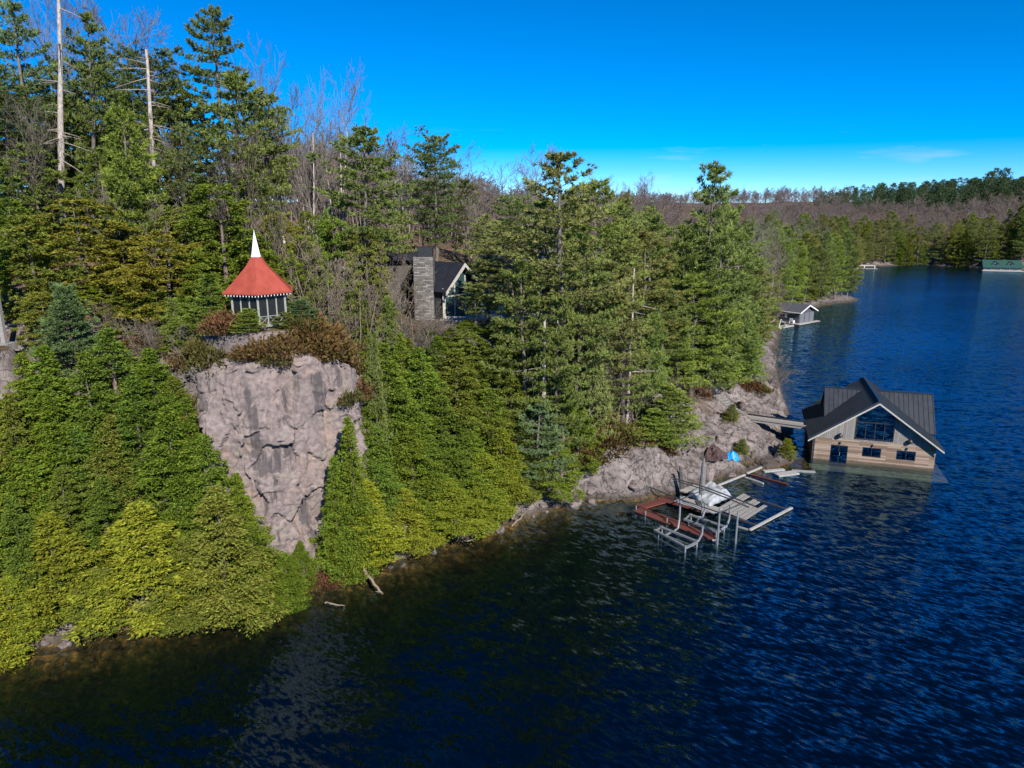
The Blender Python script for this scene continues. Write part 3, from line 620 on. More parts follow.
for s in range(2): add_proto('flag_pine', proto_pine(250 + s, 20, 2.7, .60, 10, 5, 36, 13, 'irregular', gap=.15), 20, 2.7, 'needle')
for s in range(4): add_proto('young_pine', proto_pine(270 + s, 8, 2.0, .06, 17, 6, 26, 12, 'cone', .24, .45, .08), 8, 2.1, 'needle')
for s in range(3): add_proto('dark_pine', proto_pine(290 + s, 14, 2.4, .34, 15, 6, 28, 10, 'flat', .28, .2, .05), 14, 2.4, 'needle')
for s in range(4): add_proto('bare', proto_bare(300 + s, 13, .42, 4, .30, (13, 8, 7, 6), 1, .016), 13, 3.2, 'twig')
for s in range(2): add_proto('birch', proto_bare(320 + s, 13, .30, 4, .40, (11, 7, 6, 5), 2, .016), 13, 2.6, 'twig')
for s in range(3): add_proto('bare_shrub', proto_bare(340 + s, 5, .5, 4, .15, (8, 6, 5, 4), 3, .013, .2), 5, 2.0, 'twig')
for s in range(4): add_proto('heath', proto_heath(360 + s), .75, 1.1, 'heath')

TINT0 = {'cedar': (0.078, 0.108, 0.014), 'cedar_y': (0.124, 0.140, 0.015), 'cedar_o': (0.090, 0.106, 0.019), 'cedar_d': (0.064, 0.084, 0.018), 'cedar_m': (0.066, 0.096, 0.015), 'cedar_g': (0.118, 0.112, 0.018),
        'pine': (0.098, 0.124, 0.034), 'pine_b': (0.078, 0.115, 0.046), 'pine_d': (0.066, 0.086, 0.028), 'pine_l': (0.115, 0.155, 0.030), 'pine_o': (0.122, 0.130, 0.042),
        'heath': (0.092, 0.062, 0.026), 'heath_g': (0.075, 0.068, 0.022), 'heath_r': (0.11, 0.055, 0.03),
        'bare_p': (0.165, 0.138, 0.130), 'bare_g': (0.20, 0.178, 0.16), 'birch': (0.30, 0.26, 0.23), 'shrub': (0.185, 0.155, 0.13)}
TINT = {k: tuple(min(c * (2.05 if k[:4] in ('ceda', 'pine') else 1.5 if k[:4] == 'heat' else 1.0), .5) for c in v) for k, v in TINT0.items()}
COLWORD = {'cedar': 'green', 'cedar_y': 'yellow-green', 'cedar_m': 'mid-green', 'cedar_g': 'golden', 'cedar_o': 'olive-gold', 'cedar_d': 'dark green', 'pine': 'green', 'pine_b': 'blue-green', 'pine_d': 'dark',
           'pine_l': 'light green', 'pine_o': 'dull olive', 'heath': 'brown', 'heath_g': 'olive', 'heath_r': 'rusty red', 'bare_p': 'purple-brown', 'bare_g': 'grey', 'birch': 'pale', 'shrub': 'grey-brown'}
KNAME = {'cedar': 'cedar_tree', 'bush_cedar': 'cedar_tree', 'pine': 'pine_tree', 'full_pine': 'pine_tree', 'tall_pine': 'pine_tree', 'flag_pine': 'pine_tree', 'young_pine': 'young_pine', 'dark_pine': 'pine_tree',
         'bare': 'bare_tree', 'birch': 'birch_tree', 'bare_shrub': 'bare_shrub', 'heath': 'heath_shrub'}
KWORD = {'cedar': 'cedar', 'bush_cedar': 'bushy cedar', 'pine': 'pine', 'full_pine': 'full pine', 'tall_pine': 'tall pine', 'flag_pine': 'high-crowned pine', 'young_pine': 'young pine', 'dark_pine': 'dense pine',
         'bare': 'leafless tree', 'birch': 'birch', 'bare_shrub': 'leafless shrub', 'heath': 'heath shrub'}
CAT = {'cedar_tree': 'tree', 'pine_tree': 'tree', 'young_pine': 'tree', 'bare_tree': 'tree', 'birch_tree': 'tree', 'bare_shrub': 'shrub', 'heath_shrub': 'shrub'}
TREES = []      # (root, kind, tint, px, region)
rt = random.Random(21)
def jit(c, a=.14):
    k = 1 + rt.uniform(-a, a); return (c[0] * k * (1 + rt.uniform(-.08, .08)), c[1] * k, c[2] * k * (1 + rt.uniform(-.1, .1)), 1)
def plant(kind, x, y, h, r, tint, region, label=None, sink=0.0, z=None, lean=(0, 0)):
    cr, tr, ph, pr = rt.choice(PROTO[kind])
    z = ground(x, y) if (z is None and kind == 'heath') else (Hs(x, y) if z is None else z)
    root = empty(KNAME[kind], (x, y, z - sink)); lx_ = .035 if kind in ('pine', 'tall_pine', 'full_pine', 'bare', 'birch') else .012; root.rotation_euler = (lean[0] + rt.gauss(0, lx_), lean[1] + rt.gauss(0, lx_), rt.uniform(0, 6.283))
    root.scale = (r / pr, r / pr, h / ph)
    parts = ('stems', 'foliage') if kind == 'heath' else (('trunk', 'branches') if kind in ('bare', 'birch', 'bare_shrub') else ('trunk', 'crown'))
    t = link(parts[0], tr, root); c = link(parts[1], cr, root)
    tn = TINT[tint]
    c.color = jit(tn)
    if kind in ('bare', 'bare_shrub'): t.color = jit((tn[0] * 1.15, tn[1] * 1.12, tn[2] * 1.1))
    elif kind == 'birch': t.color = jit((.52, .48, .45)); 
    elif kind == 'heath': t.color = (.08, .06, .045, 1)
    else: t.color = jit((.145, .125, .11)) if 'pine' in kind else jit((.15, .125, .105))
    TREES.append([root, kind, tint, to_px((x, y, z + h * .6))[0], region, label])
    return root
def T(kind, px, ytop, Y, wpx, tint, region, label=None, base=None):
    """a tree measured in the photo: column, row of its top, distance, crown width"""
    p = at_y(px, ytop, Y); z = Hs(p.x, Y) if base is None else base
    wpx *= 1.14 if 'pine' in kind and kind != 'young_pine' else 1.0
    h = max(1.2, p.z - z); _, _, d = to_px((p.x, Y, p.z - h * .5))
    if kind in ('bare', 'birch'): h *= .84; wpx *= .85
    return plant(kind, p.x, Y, h, wpx * .5 * d / FPX, tint, region, label, z=z)

# --- left of the cliff, along the water
R = 'on the waterline left of the cliff'
for a in [(-30, 560, 36.0, 75, 'cedar_y'), (45, 512, 39.6, 112, 'cedar_y'), (6, 575, 37.4, 70, 'cedar_y'), (92, 568, 40.4, 66, 'cedar_o'), (137, 500, 42.2, 108, 'cedar_y'), (182, 535, 43.0, 74, 'cedar_o'),
          (214, 482, 43.6, 92, 'cedar_o'), (252, 522, 44.4, 66, 'cedar'), (284, 552, 45.4, 46, 'cedar'), (236, 575, 43.6, 50, 'cedar'), (68, 590, 39.2, 40, 'cedar')]:
    T('cedar', a[0], a[1], a[2] - (1.0 if a[0] > 150 else .3 if a[0] > 80 else -.9), a[3] * (1.06 if a[0] > 100 else .95), a[4], R)
R = 'in the second row left of the cliff'
for a in [(-25, 450, 41, 90, 'cedar'), (22, 450, 43, 88, 'cedar'), (74, 430, 44.5, 84, 'cedar_m'), (112, 418, 46, 80, 'cedar_o'), (168, 408, 45.2, 86, 'cedar'), (203, 436, 45.4, 70, 'cedar_m'), (238, 476, 45.6, 54, 'cedar'), (100, 480, 43, 70, 'cedar_m'), (175, 470, 45, 66, 'cedar_m'), (60, 470, 42.6, 70, 'cedar_o'), (10, 500, 40, 70, 'cedar_m')]:
    T('cedar', a[0], a[1] - 6, a[2], a[3] * .95, a[4], R)
R = 'on the upper slope left of the cliff'
for a in [(-12, 385, 44, 84, 'cedar'), (40, 348, 46.5, 92, 'cedar'), (108, 330, 48.5, 86, 'cedar_m'), (148, 352, 48.5, 66, 'cedar'), (80, 352, 46.5, 78, 'cedar_m'), (5, 395, 43.5, 60, 'cedar_o'), (184, 400, 47.4, 54, 'cedar'), (130, 378, 46.5, 74, 'cedar_m'), (50, 395, 44.8, 76, 'cedar'), (172, 380, 48, 50, 'cedar_o'), (20, 355, 46.5, 70, 'cedar')]:
    T('cedar', a[0], a[1] - 6, a[2], a[3] * .95, a[4], R)
T('young_pine', 66, 288, 51.5, 84, 'pine_b', R, 'blue-green young pine topping the cedar slope at the left, under golden cedars')
R = 'on the rise above the left slope'
for a in [('bush_cedar', 76, 196, 60, 112, 'cedar_g'), ('bush_cedar', 22, 210, 57, 84, 'cedar_o'), ('bush_cedar', 163, 228, 58, 92, 'cedar_g'), ('bush_cedar', 214, 178, 63, 104, 'cedar'), ('bush_cedar', 120, 238, 61, 70, 'cedar_g'), ('bush_cedar', 10, 196, 63, 70, 'cedar'),
          ('bush_cedar', 183, 205, 65, 74, 'cedar_o'), ('bush_cedar', 250, 226, 63, 54, 'cedar'), ('bush_cedar', 276, 208, 66, 66, 'cedar_g'), ('bush_cedar', 302, 232, 63, 62, 'cedar_o'), ('bush_cedar', 332, 214, 68, 66, 'cedar'), ('bush_cedar', 306, 206, 71, 46, 'cedar_o'),
          ('bush_cedar', 196, 262, 57, 50, 'cedar'), ('bush_cedar', 290, 255, 60, 50, 'cedar'), ('bush_cedar', 140, 200, 66, 60, 'cedar_d')]:
    T(*a, R)
for a in [('bush_cedar', 222, 318, 51.2, 34, 'cedar'), ('bush_cedar', 186, 318, 52.5, 46, 'cedar'), ('young_pine', 172, 300, 54, 40, 'pine_l'), ('bush_cedar', 283, 316, 51.5, 30, 'cedar_o'), ('bush_cedar', 130, 285, 56, 50, 'cedar_o'), ('bush_cedar', 95, 280, 57, 60, 'cedar_y'), ('bush_cedar', 40, 290, 54, 50, 'cedar_o'), ('bush_cedar', 155, 290, 57, 40, 'cedar')]:
    T(*a, 'on the rise left of the gazebo')
T('young_pine', 207, 276, 53.2, 62, 'pine_l', R, 'light green young pine close on the left side of the red-roofed gazebo')
T('young_pine', 244, 309, 49.8, 40, 'pine_l', R, 'small light green pine standing in front of the gazebo posts')
T('young_pine', 302, 300, 53, 46, 'pine_b', R, 'small blue-green pine at the right-hand corner of the gazebo')
T('young_pine', 118, 113, 66, 82, 'pine_l', R, 'light green conical young pine between the two dead trunks')
T('young_pine', 372, 338, 53, 40, 'pine', R, 'small green pine on the cliff brow right of the gazebo')
R = 'high on the hilltop at upper left'
for a in [('pine', 12, 4, 80, 80, 'pine_b'), ('pine', 74, 12, 79, 66, 'pine'), ('dark_pine', 2, 88, 73, 76, 'pine_d'), ('pine', 44, 58, 83, 64, 'pine_d'), ('dark_pine', 100, 62, 85, 60, 'pine'), ('dark_pine', 150, 58, 81, 74, 'pine_d'), ('bush_cedar', 172, 74, 79, 70, 'cedar_d'),
          ('bush_cedar', 126, 86, 77, 66, 'cedar_d'), ('pine', 236, 74, 71, 88, 'pine'), ('pine', 203, 108, 71, 74, 'pine_d'), ('dark_pine', 262, 102, 75, 56, 'pine'), ('bush_cedar', 84, 130, 80, 50, 'cedar_d'), ('bush_cedar', 28, 140, 70, 70, 'cedar_d'), ('bush_cedar', 172, 150, 73, 62, 'cedar_d'),
          ('bush_cedar', 92, 150, 73, 60, 'cedar_d'), ('bush_cedar', 128, 160, 80, 44, 'cedar_d'), ('bush_cedar', 250, 168, 70, 60, 'cedar_d'), ('bush_cedar', -20, 150, 66, 70, 'cedar_d'), ('pine', -25, 40, 76, 80, 'pine_d'), ('bush_cedar', 205, 160, 72, 60, 'cedar_d'), ('bush_cedar', 60, 90, 80, 60, 'cedar_d'), ('bush_cedar', 110, 110, 80, 60, 'cedar_d')]:
    T(*a, R)
for a in [('full_pine', -10, 70, 98, 80, 'pine_d'), ('full_pine', 35, 85, 96, 80, 'pine_d'), ('full_pine', 70, 95, 94, 70, 'pine_d'), ('full_pine', 110, 90, 96, 74, 'pine_d'), ('full_pine', 182, 96, 96, 50, 'pine_d'), ('bush_cedar', 15, 150, 84, 80, 'cedar_d'), ('bush_cedar', 60, 155, 84, 70, 'cedar_d'), ('bush_cedar', 115, 160, 84, 70, 'cedar_d'), ('bush_cedar', 165, 165, 82, 70, 'cedar_d'), ('bush_cedar', 215, 170, 80, 60, 'cedar_d')]:
    T(*a, R)
T('flag_pine', 209, 6, 76, 56, 'pine_d', R, 'tall slender pine whose tufted top stands clear against the sky at upper left')
# --- behind and round the house
R = 'between the gazebo and the stone chimney'
for a in [('pine', 346, 128, 69, 92, 'pine'), ('pine', 388, 196, 80, 56, 'pine_o'), ('bush_cedar', 366, 228, 67, 54, 'cedar_o'), ('young_pine', 326, 214, 70, 40, 'pine'), ('bush_cedar', 352, 286, 60, 40, 'cedar'), ('young_pine', 385, 300, 61, 36, 'pine')]:
    T(*a, R)
T('dark_pine', 436, 141, 92, 52, 'pine_d', R, 'dark dense pine with long bare trunk behind the stone chimney')
R = 'round the house'
for a in [('pine', 487, 252, 67, 44, 'pine_o'), ('pine', 474, 285, 66, 30, 'pine'), ('bush_cedar', 500, 318, 66, 44, 'cedar'), ('young_pine', 530, 330, 63, 40, 'pine'), ('bush_cedar', 555, 345, 62, 46, 'cedar'), ('tall_pine', 570, 154, 63.5, 112, 'pine_o'), ('pine', 598, 180, 69, 90, 'pine'), ('tall_pine', 507, 226, 66, 84, 'pine_o'), ('pine', 545, 200, 70, 60, 'pine'), ('pine', 614, 220, 73, 66, 'pine_o'), ('pine', 488, 214, 90, 56, 'pine_o'), ('dark_pine', 515, 200, 94, 50, 'pine'),
          ('pine', 530, 262, 61, 72, 'pine'), ('pine', 582, 236, 64, 70, 'pine'), ('pine', 602, 262, 67, 80, 'pine_o'), ('pine', 560, 300, 59.5, 58, 'pine'), ('pine', 628, 300, 67, 64, 'pine'), ('bush_cedar', 470, 330, 62, 50, 'cedar_o'), ('young_pine', 596, 332, 64, 50, 'pine_o'), ('pine', 465, 180, 105, 40, 'pine_d')]:
    T(*a, R)
R = 'on the wooded point behind the docks'
for a in [('pine', 642, 232, 76, 84, 'pine_o'), ('pine', 656, 216, 84, 60, 'pine'), ('pine', 682, 226, 84, 62, 'pine'), ('full_pine', 706, 166, 86, 74, 'pine'), ('pine', 735, 208, 92, 70, 'pine'), ('full_pine', 722, 238, 82, 66, 'pine'), ('pine', 750, 232, 97, 74, 'pine'), ('pine', 757, 268, 100, 44, 'pine_o'),
          ('pine', 698, 276, 80, 78, 'pine_l'), ('pine', 660, 290, 76, 70, 'pine'), ('young_pine', 738, 292, 90, 74, 'pine'), ('young_pine', 746, 322, 94, 40, 'pine_l'), ('young_pine', 680, 326, 77, 62, 'pine_l'), ('young_pine', 716, 322, 84, 66, 'pine_l'), ('young_pine', 740, 340, 90, 56, 'pine_l'), ('pine', 645, 222, 96, 44, 'pine_o'),
          ('dark_pine', 626, 214, 92, 40, 'pine'), ('young_pine', 648, 318, 70, 52, 'pine'), ('pine', 722, 214, 100, 46, 'pine_d'), ('pine', 752, 262, 108, 46, 'pine')]:
    T(*a, R)
T('young_pine', 672, 388, 66.5, 74, 'pine_l', R, 'light green young pine on the rock ledge above the docks')
T('young_pine', 650, 412, 66, 56, 'pine_l', R, 'light green young pine leaning over the pale rock left of the docks')
# --- cedars on the centre slope
R = 'on the waterline right of the cliff'
for a in [(338, 462, 48.6, 54, 'cedar'), (364, 478, 49.8, 76, 'cedar_y'), (404, 488, 51.8, 66, 'cedar_y'), (446, 478, 54.2, 76, 'cedar_y'), (484, 452, 56.3, 64, 'cedar_y'), (503, 425, 58, 52, 'cedar_y'), (348, 412, 48.6, 50, 'cedar'), (334, 452, 48.0, 44, 'cedar'), (300, 540, 46.9, 30, 'cedar'), (384, 500, 50.6, 50, 'cedar_o'), (425, 500, 52.8, 50, 'cedar')]:
    T('cedar', a[0], a[1], a[2] - .9, a[3] * 1.06, a[4], R)
R = 'stacked on the slope below the house'
for a in [(400, 335, 58, 46, 'cedar'), (436, 340, 61, 50, 'cedar'), (366, 368, 53.5, 54, 'cedar'), (470, 372, 60.5, 54, 'cedar'), (500, 345, 63.5, 46, 'cedar'), (352, 408, 51.5, 56, 'cedar'), (384, 345, 55, 80, 'cedar_m'), (418, 350, 57, 76, 'cedar'), (456, 352, 59.5, 82, 'cedar_o'), (374, 430, 52, 74, 'cedar_m'), (412, 428, 54, 76, 'cedar'), (440, 398, 56, 76, 'cedar_m'), (430, 334, 64, 34, 'cedar'), (452, 332, 64, 36, 'cedar_o'), (468, 328, 66, 34, 'cedar'), (408, 342, 61, 34, 'cedar_o'), (482, 345, 63, 62, 'cedar_o'), (490, 392, 58.5, 66, 'cedar_m'), (512, 372, 61, 56, 'cedar_o'), (470, 420, 56.5, 60, 'cedar'), (345, 440, 49.8, 44, 'cedar'), (400, 380, 55.5, 60, 'cedar'), (430, 440, 54.4, 56, 'cedar'), (520, 345, 64, 50, 'cedar_o')]:
    T('cedar', a[0], a[1] - 6, a[2], a[3] * .94, a[4], R)
R = 'at the rocky shore in the middle'
for a in [('bush_cedar', 556, 442, 59.4, 54, 'cedar'), ('pine', 560, 372, 60, 64, 'pine'), ('pine', 537, 402, 58.7, 56, 'pine_b'), ('young_pine', 602, 372, 66, 54, 'pine_o'), ('bush_cedar', 578, 405, 62, 46, 'cedar'), ('cedar', 528, 440, 58.4, 46, 'cedar_d')]:
    T(*a, R)
# --- leafless trees
R = 'on the hilltop at upper left'
for a in [('bare', 98, -14, 92, 110, 'bare_p'), ('bare', 55, -10, 98, 80, 'bare_p'), ('bare', 135, 20, 98, 70, 'bare_p'), ('bare', 175, 48, 96, 60, 'bare_p'), ('bare', 20, 0, 96, 80, 'bare_p'), ('bare', 255, 70, 90, 60, 'bare_p')]:
    T(*a, R)
R = 'on the ridge left of the dark pine'
for a in [('birch', 283, 62, 78, 70, 'bare_g'), ('birch', 316, 76, 80, 66, 'bare_g'), ('birch', 298, 84, 76, 44, 'bare_g'), ('birch', 330, 108, 78, 44, 'bare_g'), ('bare', 300, 82, 90, 60, 'bare_p'), ('bare', 335, 104, 92, 60, 'bare_p'), ('bare', 375, 120, 100, 52, 'bare_p'), ('birch', 398, 160, 98, 50, 'birch'), ('bare', 408, 142, 108, 50, 'bare_p'), ('bare', 270, 100, 86, 50, 'bare_g'), ('bare', 358, 150, 98, 46, 'bare_p'), ('bare', 420, 165, 100, 44, 'bare_g')]:
    T(*a, R)
R = 'on the ridge right of the dark pine'
for a in [('bare', 470, 152, 112, 54, 'bare_p'), ('bare', 530, 141, 118, 58, 'bare_p'), ('bare', 500, 160, 120, 54, 'bare_p'), ('bare', 452, 160, 108, 40, 'bare_g'), ('bare', 545, 160, 126, 50, 'bare_p'), ('bare', 625, 180, 132, 54, 'bare_p'), ('bare', 655, 182, 140, 54, 'bare_p'), ('bare', 600, 182, 136, 50, 'bare_p'), ('bare', 480, 200, 100, 50, 'bare_g'), ('bare', 640, 190, 120, 50, 'bare_p'), ('bare', 690, 186, 150, 40, 'bare_p')]:
    T(*a, R)
R = 'between the gazebo and the house'
for a in [(325, 236, 59, 62), (352, 246, 60, 60), (300, 250, 62, 50), (395, 262, 66, 50), (380, 280, 63, 56), (412, 300, 62, 44), (340, 290, 56.5, 46), (436, 318, 62, 50), (285, 225, 68, 46), (375, 240, 74, 50), (320, 205, 72, 40), (460, 325, 64, 40), (425, 318, 66, 44), (418, 334, 63, 40), (440, 326, 66, 36), (445, 330, 65, 40), (405, 325, 62, 40), (480, 325, 67, 36)]:
    T('bare_shrub', a[0], a[1], a[2], a[3], 'shrub', R)
R = 'among the evergreens on the left hillside'
for a in [('bare', 166, 108, 75, 44), ('bare', 192, 130, 72, 44), ('bare', 246, 140, 69, 44), ('bare', 18, 104, 69, 50), ('bare_shrub', 112, 186, 65, 44), ('bare_shrub', 148, 200, 64, 40), ('bare', 222, 150, 68, 36), ('bare_shrub', 262, 186, 65, 44), ('bare_shrub', 154, 316, 52, 36), ('bare_shrub', 176, 324, 51, 34), ('bare_shrub', 138, 312, 53, 34), ('bare_shrub', 98, 300, 54.5, 34), ('bare', 40, 120, 72, 40)]:
    T(a[0], a[1], a[2], a[3], a[4], 'shrub', R)
R = 'under the pines in the middle'
for a in [('bare_shrub', 612, 355, 66, 46, 'shrub'), ('bare', 604, 330, 65, 40, 'shrub'), ('bare_shrub', 640, 350, 69, 50, 'shrub'), ('bare_shrub', 545, 360, 62, 40, 'shrub'), ('bare_shrub', 585, 350, 66, 40, 'shrub'), ('bare_shrub', 505, 490, 57.0, 24, 'birch'), ('bare_shrub', 518, 486, 57.8, 26, 'birch')]:
    T(*a, R)
R = 'along the near bay shore'
for a in [('bare', 768, 262, 112, 34, 'bare_g'), ('bare', 760, 300, 104, 30, 'bare_g'), ('bare_shrub', 773, 345, 98, 40, 'bare_g'), ('bare_shrub', 778, 366, 96.5, 30, 'bare_p'), ('bare_shrub', 752, 375, 91, 36, 'bare_g'), ('bare_shrub', 695, 378, 80, 36, 'shrub'), ('bare_shrub', 665, 370, 76, 40, 'shrub')]:
    T(*a, R)
# --- heath and scrub on the cliff brow and ledges
R = 'along the cliff brow below the gazebo'
for a in [(236, 348, 48.0, 52, 'heath_r'), (262, 356, 46.8, 50, 'heath'), (285, 366, 47.2, 46, 'heath'), (312, 340, 49.8, 64, 'heath'), (335, 350, 49.6, 56, 'heath'), (356, 346, 50.5, 44, 'heath_r'), (300, 326, 51, 44, 'heath'), (210, 350, 47.0, 56, 'heath_g'), (190, 356, 46.5, 48, 'heath_g'), (276, 372, 46.6, 34, 'heath_g'), (318, 366, 48.8, 44, 'heath'), (250, 374, 46.3, 34, 'heath'), (342, 336, 51, 40, 'heath'), (222, 342, 48.4, 40, 'heath')]:
    p = at_y(a[0], a[1], a[2]); d = to_px(p)[2]; rr = a[3] * .5 * d / FPX
    yy = a[2] + 2.3; xx = p.x * yy / a[2]; plant('heath', xx, yy, rr * .85, rr * 1.1, a[4], R, z=ground(xx, yy) - .08)
R = 'at the foot of the cliff'
for a in [(318, 556, 45.8, 34, 'heath_r'), (330, 566, 45.9, 26, 'heath_r'), (308, 566, 45.2, 24, 'heath')]:
    p = at_y(a[0], a[1], a[2]); rr = a[3] * .5 * to_px(p)[2] / FPX; plant('heath', p.x, a[2], rr * .8, rr, a[4], R)
R = 'round the gazebo and its rock'
for a in [(218, 334, 50.2, 30, 'heath_g'), (198, 338, 50, 34, 'heath_g'), (300, 330, 51.5, 34, 'heath_g'), (318, 328, 53, 36, 'heath'), (178, 338, 50.5, 36, 'heath'), (160, 330, 53, 36, 'heath_g'), (340, 322, 55, 36, 'heath'), (130, 325, 54, 36, 'heath'), (350, 355, 50.8, 34, 'heath_g')]:
    p = at_y(a[0], a[1], a[2]); rr = a[3] * .5 * to_px(p)[2] / FPX
    plant('heath', p.x, a[2], rr * .8, rr, a[4], R)
R = 'on the pale rock left of the docks'
for a in [(606, 438, 63.8, 44, 'heath'), (622, 432, 65, 40, 'heath_g'), (588, 432, 62.6, 36, 'heath_g'), (640, 455, 65, 30, 'heath_r'), (662, 462, 65.6, 30, 'heath'), (575, 420, 63, 36, 'heath_r'), (600, 418, 65, 40, 'heath_r'), (655, 445, 66, 30, 'heath_r')]:
    p = at_y(a[0], a[1], a[2]); rr = a[3] * .5 * to_px(p)[2] / FPX
    plant('heath', p.x, a[2], rr * .9, rr * 1.1, a[4], R)
R = 'on the bare rock beside the stairs'
for (x_, y_, z_, h_, w_, t_, lab) in [(731, 421, 3.2, 1.9, 20, 'cedar_o', 'small yellowish pine seedling just below the stone stairs'), (743, 441, 2.2, 1.7, 18, 'cedar_o', 'small yellowish pine seedling in the middle of the bare rock'), (789, 456, .6, 2.1, 20, 'cedar_y', 'small golden pine seedling at the water beside the timber boathouse')]:
    p = at_z(x_, y_, z_); plant('young_pine', p.x, p.y, h_, w_ * .5 * 80 / FPX, t_, R, lab, z=Hs(p.x, p.y))
for a in [(700, 408, 80, 22, 'heath_r'), (760, 398, 88, 24, 'heath_g'), (752, 392, 88, 24, 'heath_r')]:
    p = at_y(a[0], a[1], a[2]); rr = a[3] * .5 * 86 / FPX; plant('heath', p.x, a[2], rr * .8, rr, a[4], R)
# --- dead trunks
def snag(px, ytop, Y, rad, label, seed, br, pb=None, yb=200):
    p = at_y(px, ytop, Y); bx = p.x if pb is None else at_y(pb, yb, Y).x; z = Hs(bx, Y); h = p.z - z; r = np.random.default_rng(seed)
    root = empty('dead_tree', (bx, Y, z), 0, label, 'tree'); root.rotation_euler = (0, math.atan2(p.x - bx, h), 0)
    A = Acc(); k = 14; zz = np.linspace(-.6, h, k); P = np.stack([np.cumsum(r.normal(size=k) * .035), np.cumsum(r.normal(size=k) * .035), zz], 1)
    A.add(tube_np(P, rad * (1 - .62 * np.linspace(0, 1, k)) * (1 + .06 * r.normal(size=k)), 8)); t = link('trunk', A.mesh('dead_trunk', 'bark', True), root); t.color = (.40, .355, .325, 1)
    for i in range(br):
        B = Acc(); f = .22 + .76 * r.random(); b = np.array([np.interp(f * h, zz, P[:, j]) for j in range(3)]); th = r.choice([0, 3.14]) + r.normal() * .8; L = (.8 + 3.0 * r.random() ** 1.3) * (1.15 - .3 * f)
        s = np.linspace(0, 1, 6); q = np.stack([b[0] + np.cos(th) * L * s, b[1] + np.sin(th) * L * s, b[2] + L * (.12 * r.normal() * s - .22 * s ** 2 + .1 * s ** 3)], 1)
        B.add(tube_np(q, .045 * (1 - .8 * s) * (.6 + .25 * L) + .006, 4))
        for _ in range(3):
            u = .4 + .5 * r.random(); c = np.array([np.interp(u, s, q[:, j]) for j in range(3)]); d = r.normal(size=3) * .3; d[2] -= .1
            B.add(tube_np([c, c + d * .8, c + d * 1.5], [.014, .01, .006], 3))
        bb = link('branch', B.mesh('dead_branch', 'bark', True), root); bb.color = (.30, .265, .24, 1)
    return root
snag(58, -38, 74, .36, 'tall grey dead trunk reaching above the photo at far left', 1, 34, 56)
snag(146, 49, 76, .34, 'broken-topped grey dead trunk with bare side limbs left of the tall pine', 2, 36, 153)
snag(634, 268, 68, .17, 'thin bare dead stem leaning among pines right of the house', 5, 16)
snag(545, 316, 60.5, .30, 'thick grey dead trunk with one white limb below the house', 7, 4)
snag(181, 150, 80, .22, 'short grey dead trunk behind the golden cedars', 9, 20)

# --- bay shores: real trees along the water, the far slopes as woods
def shore_row(i0, i1, spacing, offs, kinds, tints, hs, rw, region, seed):
    r = random.Random(seed); pts = SHORE[i0:i1]; cum = np.r_[0, np.cumsum(np.hypot(*np.diff(pts, axis=0).T))]
    for off in offs:
        s = r.uniform(0, spacing)
        while s < cum[-1]:
            x = np.interp(s, cum, pts[:, 0]); y = np.interp(s, cum, pts[:, 1]); x2 = np.interp(min(s + .5, cum[-1]), cum, pts[:, 0]); y2 = np.interp(min(s + .5, cum[-1]), cum, pts[:, 1])
            x1 = np.interp(max(s - .5, 0), cum, pts[:, 0]); y1 = np.interp(max(s - .5, 0), cum, pts[:, 1])
            tx, ty = x2 - x1, y2 - y1; L = math.hypot(tx, ty) + 1e-6; o = off * r.uniform(.75, 1.3)
            X, Y = x - ty / L * o, y + tx / L * o
            d = float(shore_dist(np.array([X]), np.array([Y]))[0]); s += spacing * r.uniform(.7, 1.35)
            if d < .7: continue
            q = to_px((X, Y, Hs(X, Y) + 4))
            if not (-60 < q[0] < 1090): continue
            if clear_of(X, Y) or (762 < q[0] < 826 and Y < 150): continue
            k = r.randrange(len(kinds)); h = r.uniform(*hs) * (.75 if kinds[k] == 'cedar' else 1); plant(kinds[k], X, Y, h, h * rw * r.uniform(.85, 1.2), tints[k], region, None)
def clear_of(X, Y):
    for (cx, cy, rad) in [(61.5, 149, 6.5), (60, 146, 6), (57, 142, 4.5), (209, 291.5, 8), (200, 300, 6.5), (217, 286.5, 8), (92, 211, 6.5)]:
        if math.hypot(X - cx, Y - cy) < rad: return True
    return False
i_h = 20
shore_row(20, 26, 5.0, (4.5, 11, 19, 29), ('full_pine', 'pine', 'cedar', 'bare', 'young_pine'), ('pine', 'pine_o', 'cedar_o', 'bare_g', 'pine_l'), (11, 17), .22, 'along the near bay shore', 1)
shore_row(25, 29, 4.6, (2.6, 9), ('full_pine', 'full_pine', 'bush_cedar'), ('pine', 'pine_l', 'cedar_o'), (13, 18), .22, 'on the small point across the bay', 2)
shore_row(28, 33, 5.5, (2.2, 9, 18), ('full_pine', 'bush_cedar', 'bare', 'full_pine'), ('pine', 'cedar_o', 'bare_g', 'pine_o'), (12, 18), .23, 'along the shore behind the small point', 3)
shore_row(33, 38, 5.0, (2.0, 9, 18, 28), ('bush_cedar', 'full_pine', 'full_pine', 'bush_cedar', 'full_pine'), ('cedar_o', 'pine', 'pine_o', 'cedar', 'pine_o'), (12, 19), .27, 'along the head of the far bay', 4)
shore_row(37, 41, 5.6, (2.2, 10, 20, 30), ('full_pine', 'full_pine', 'full_pine', 'bush_cedar'), ('pine', 'pine_o', 'pine', 'cedar_o'), (16, 22), .22, 'round the green-roofed boathouse', 5)

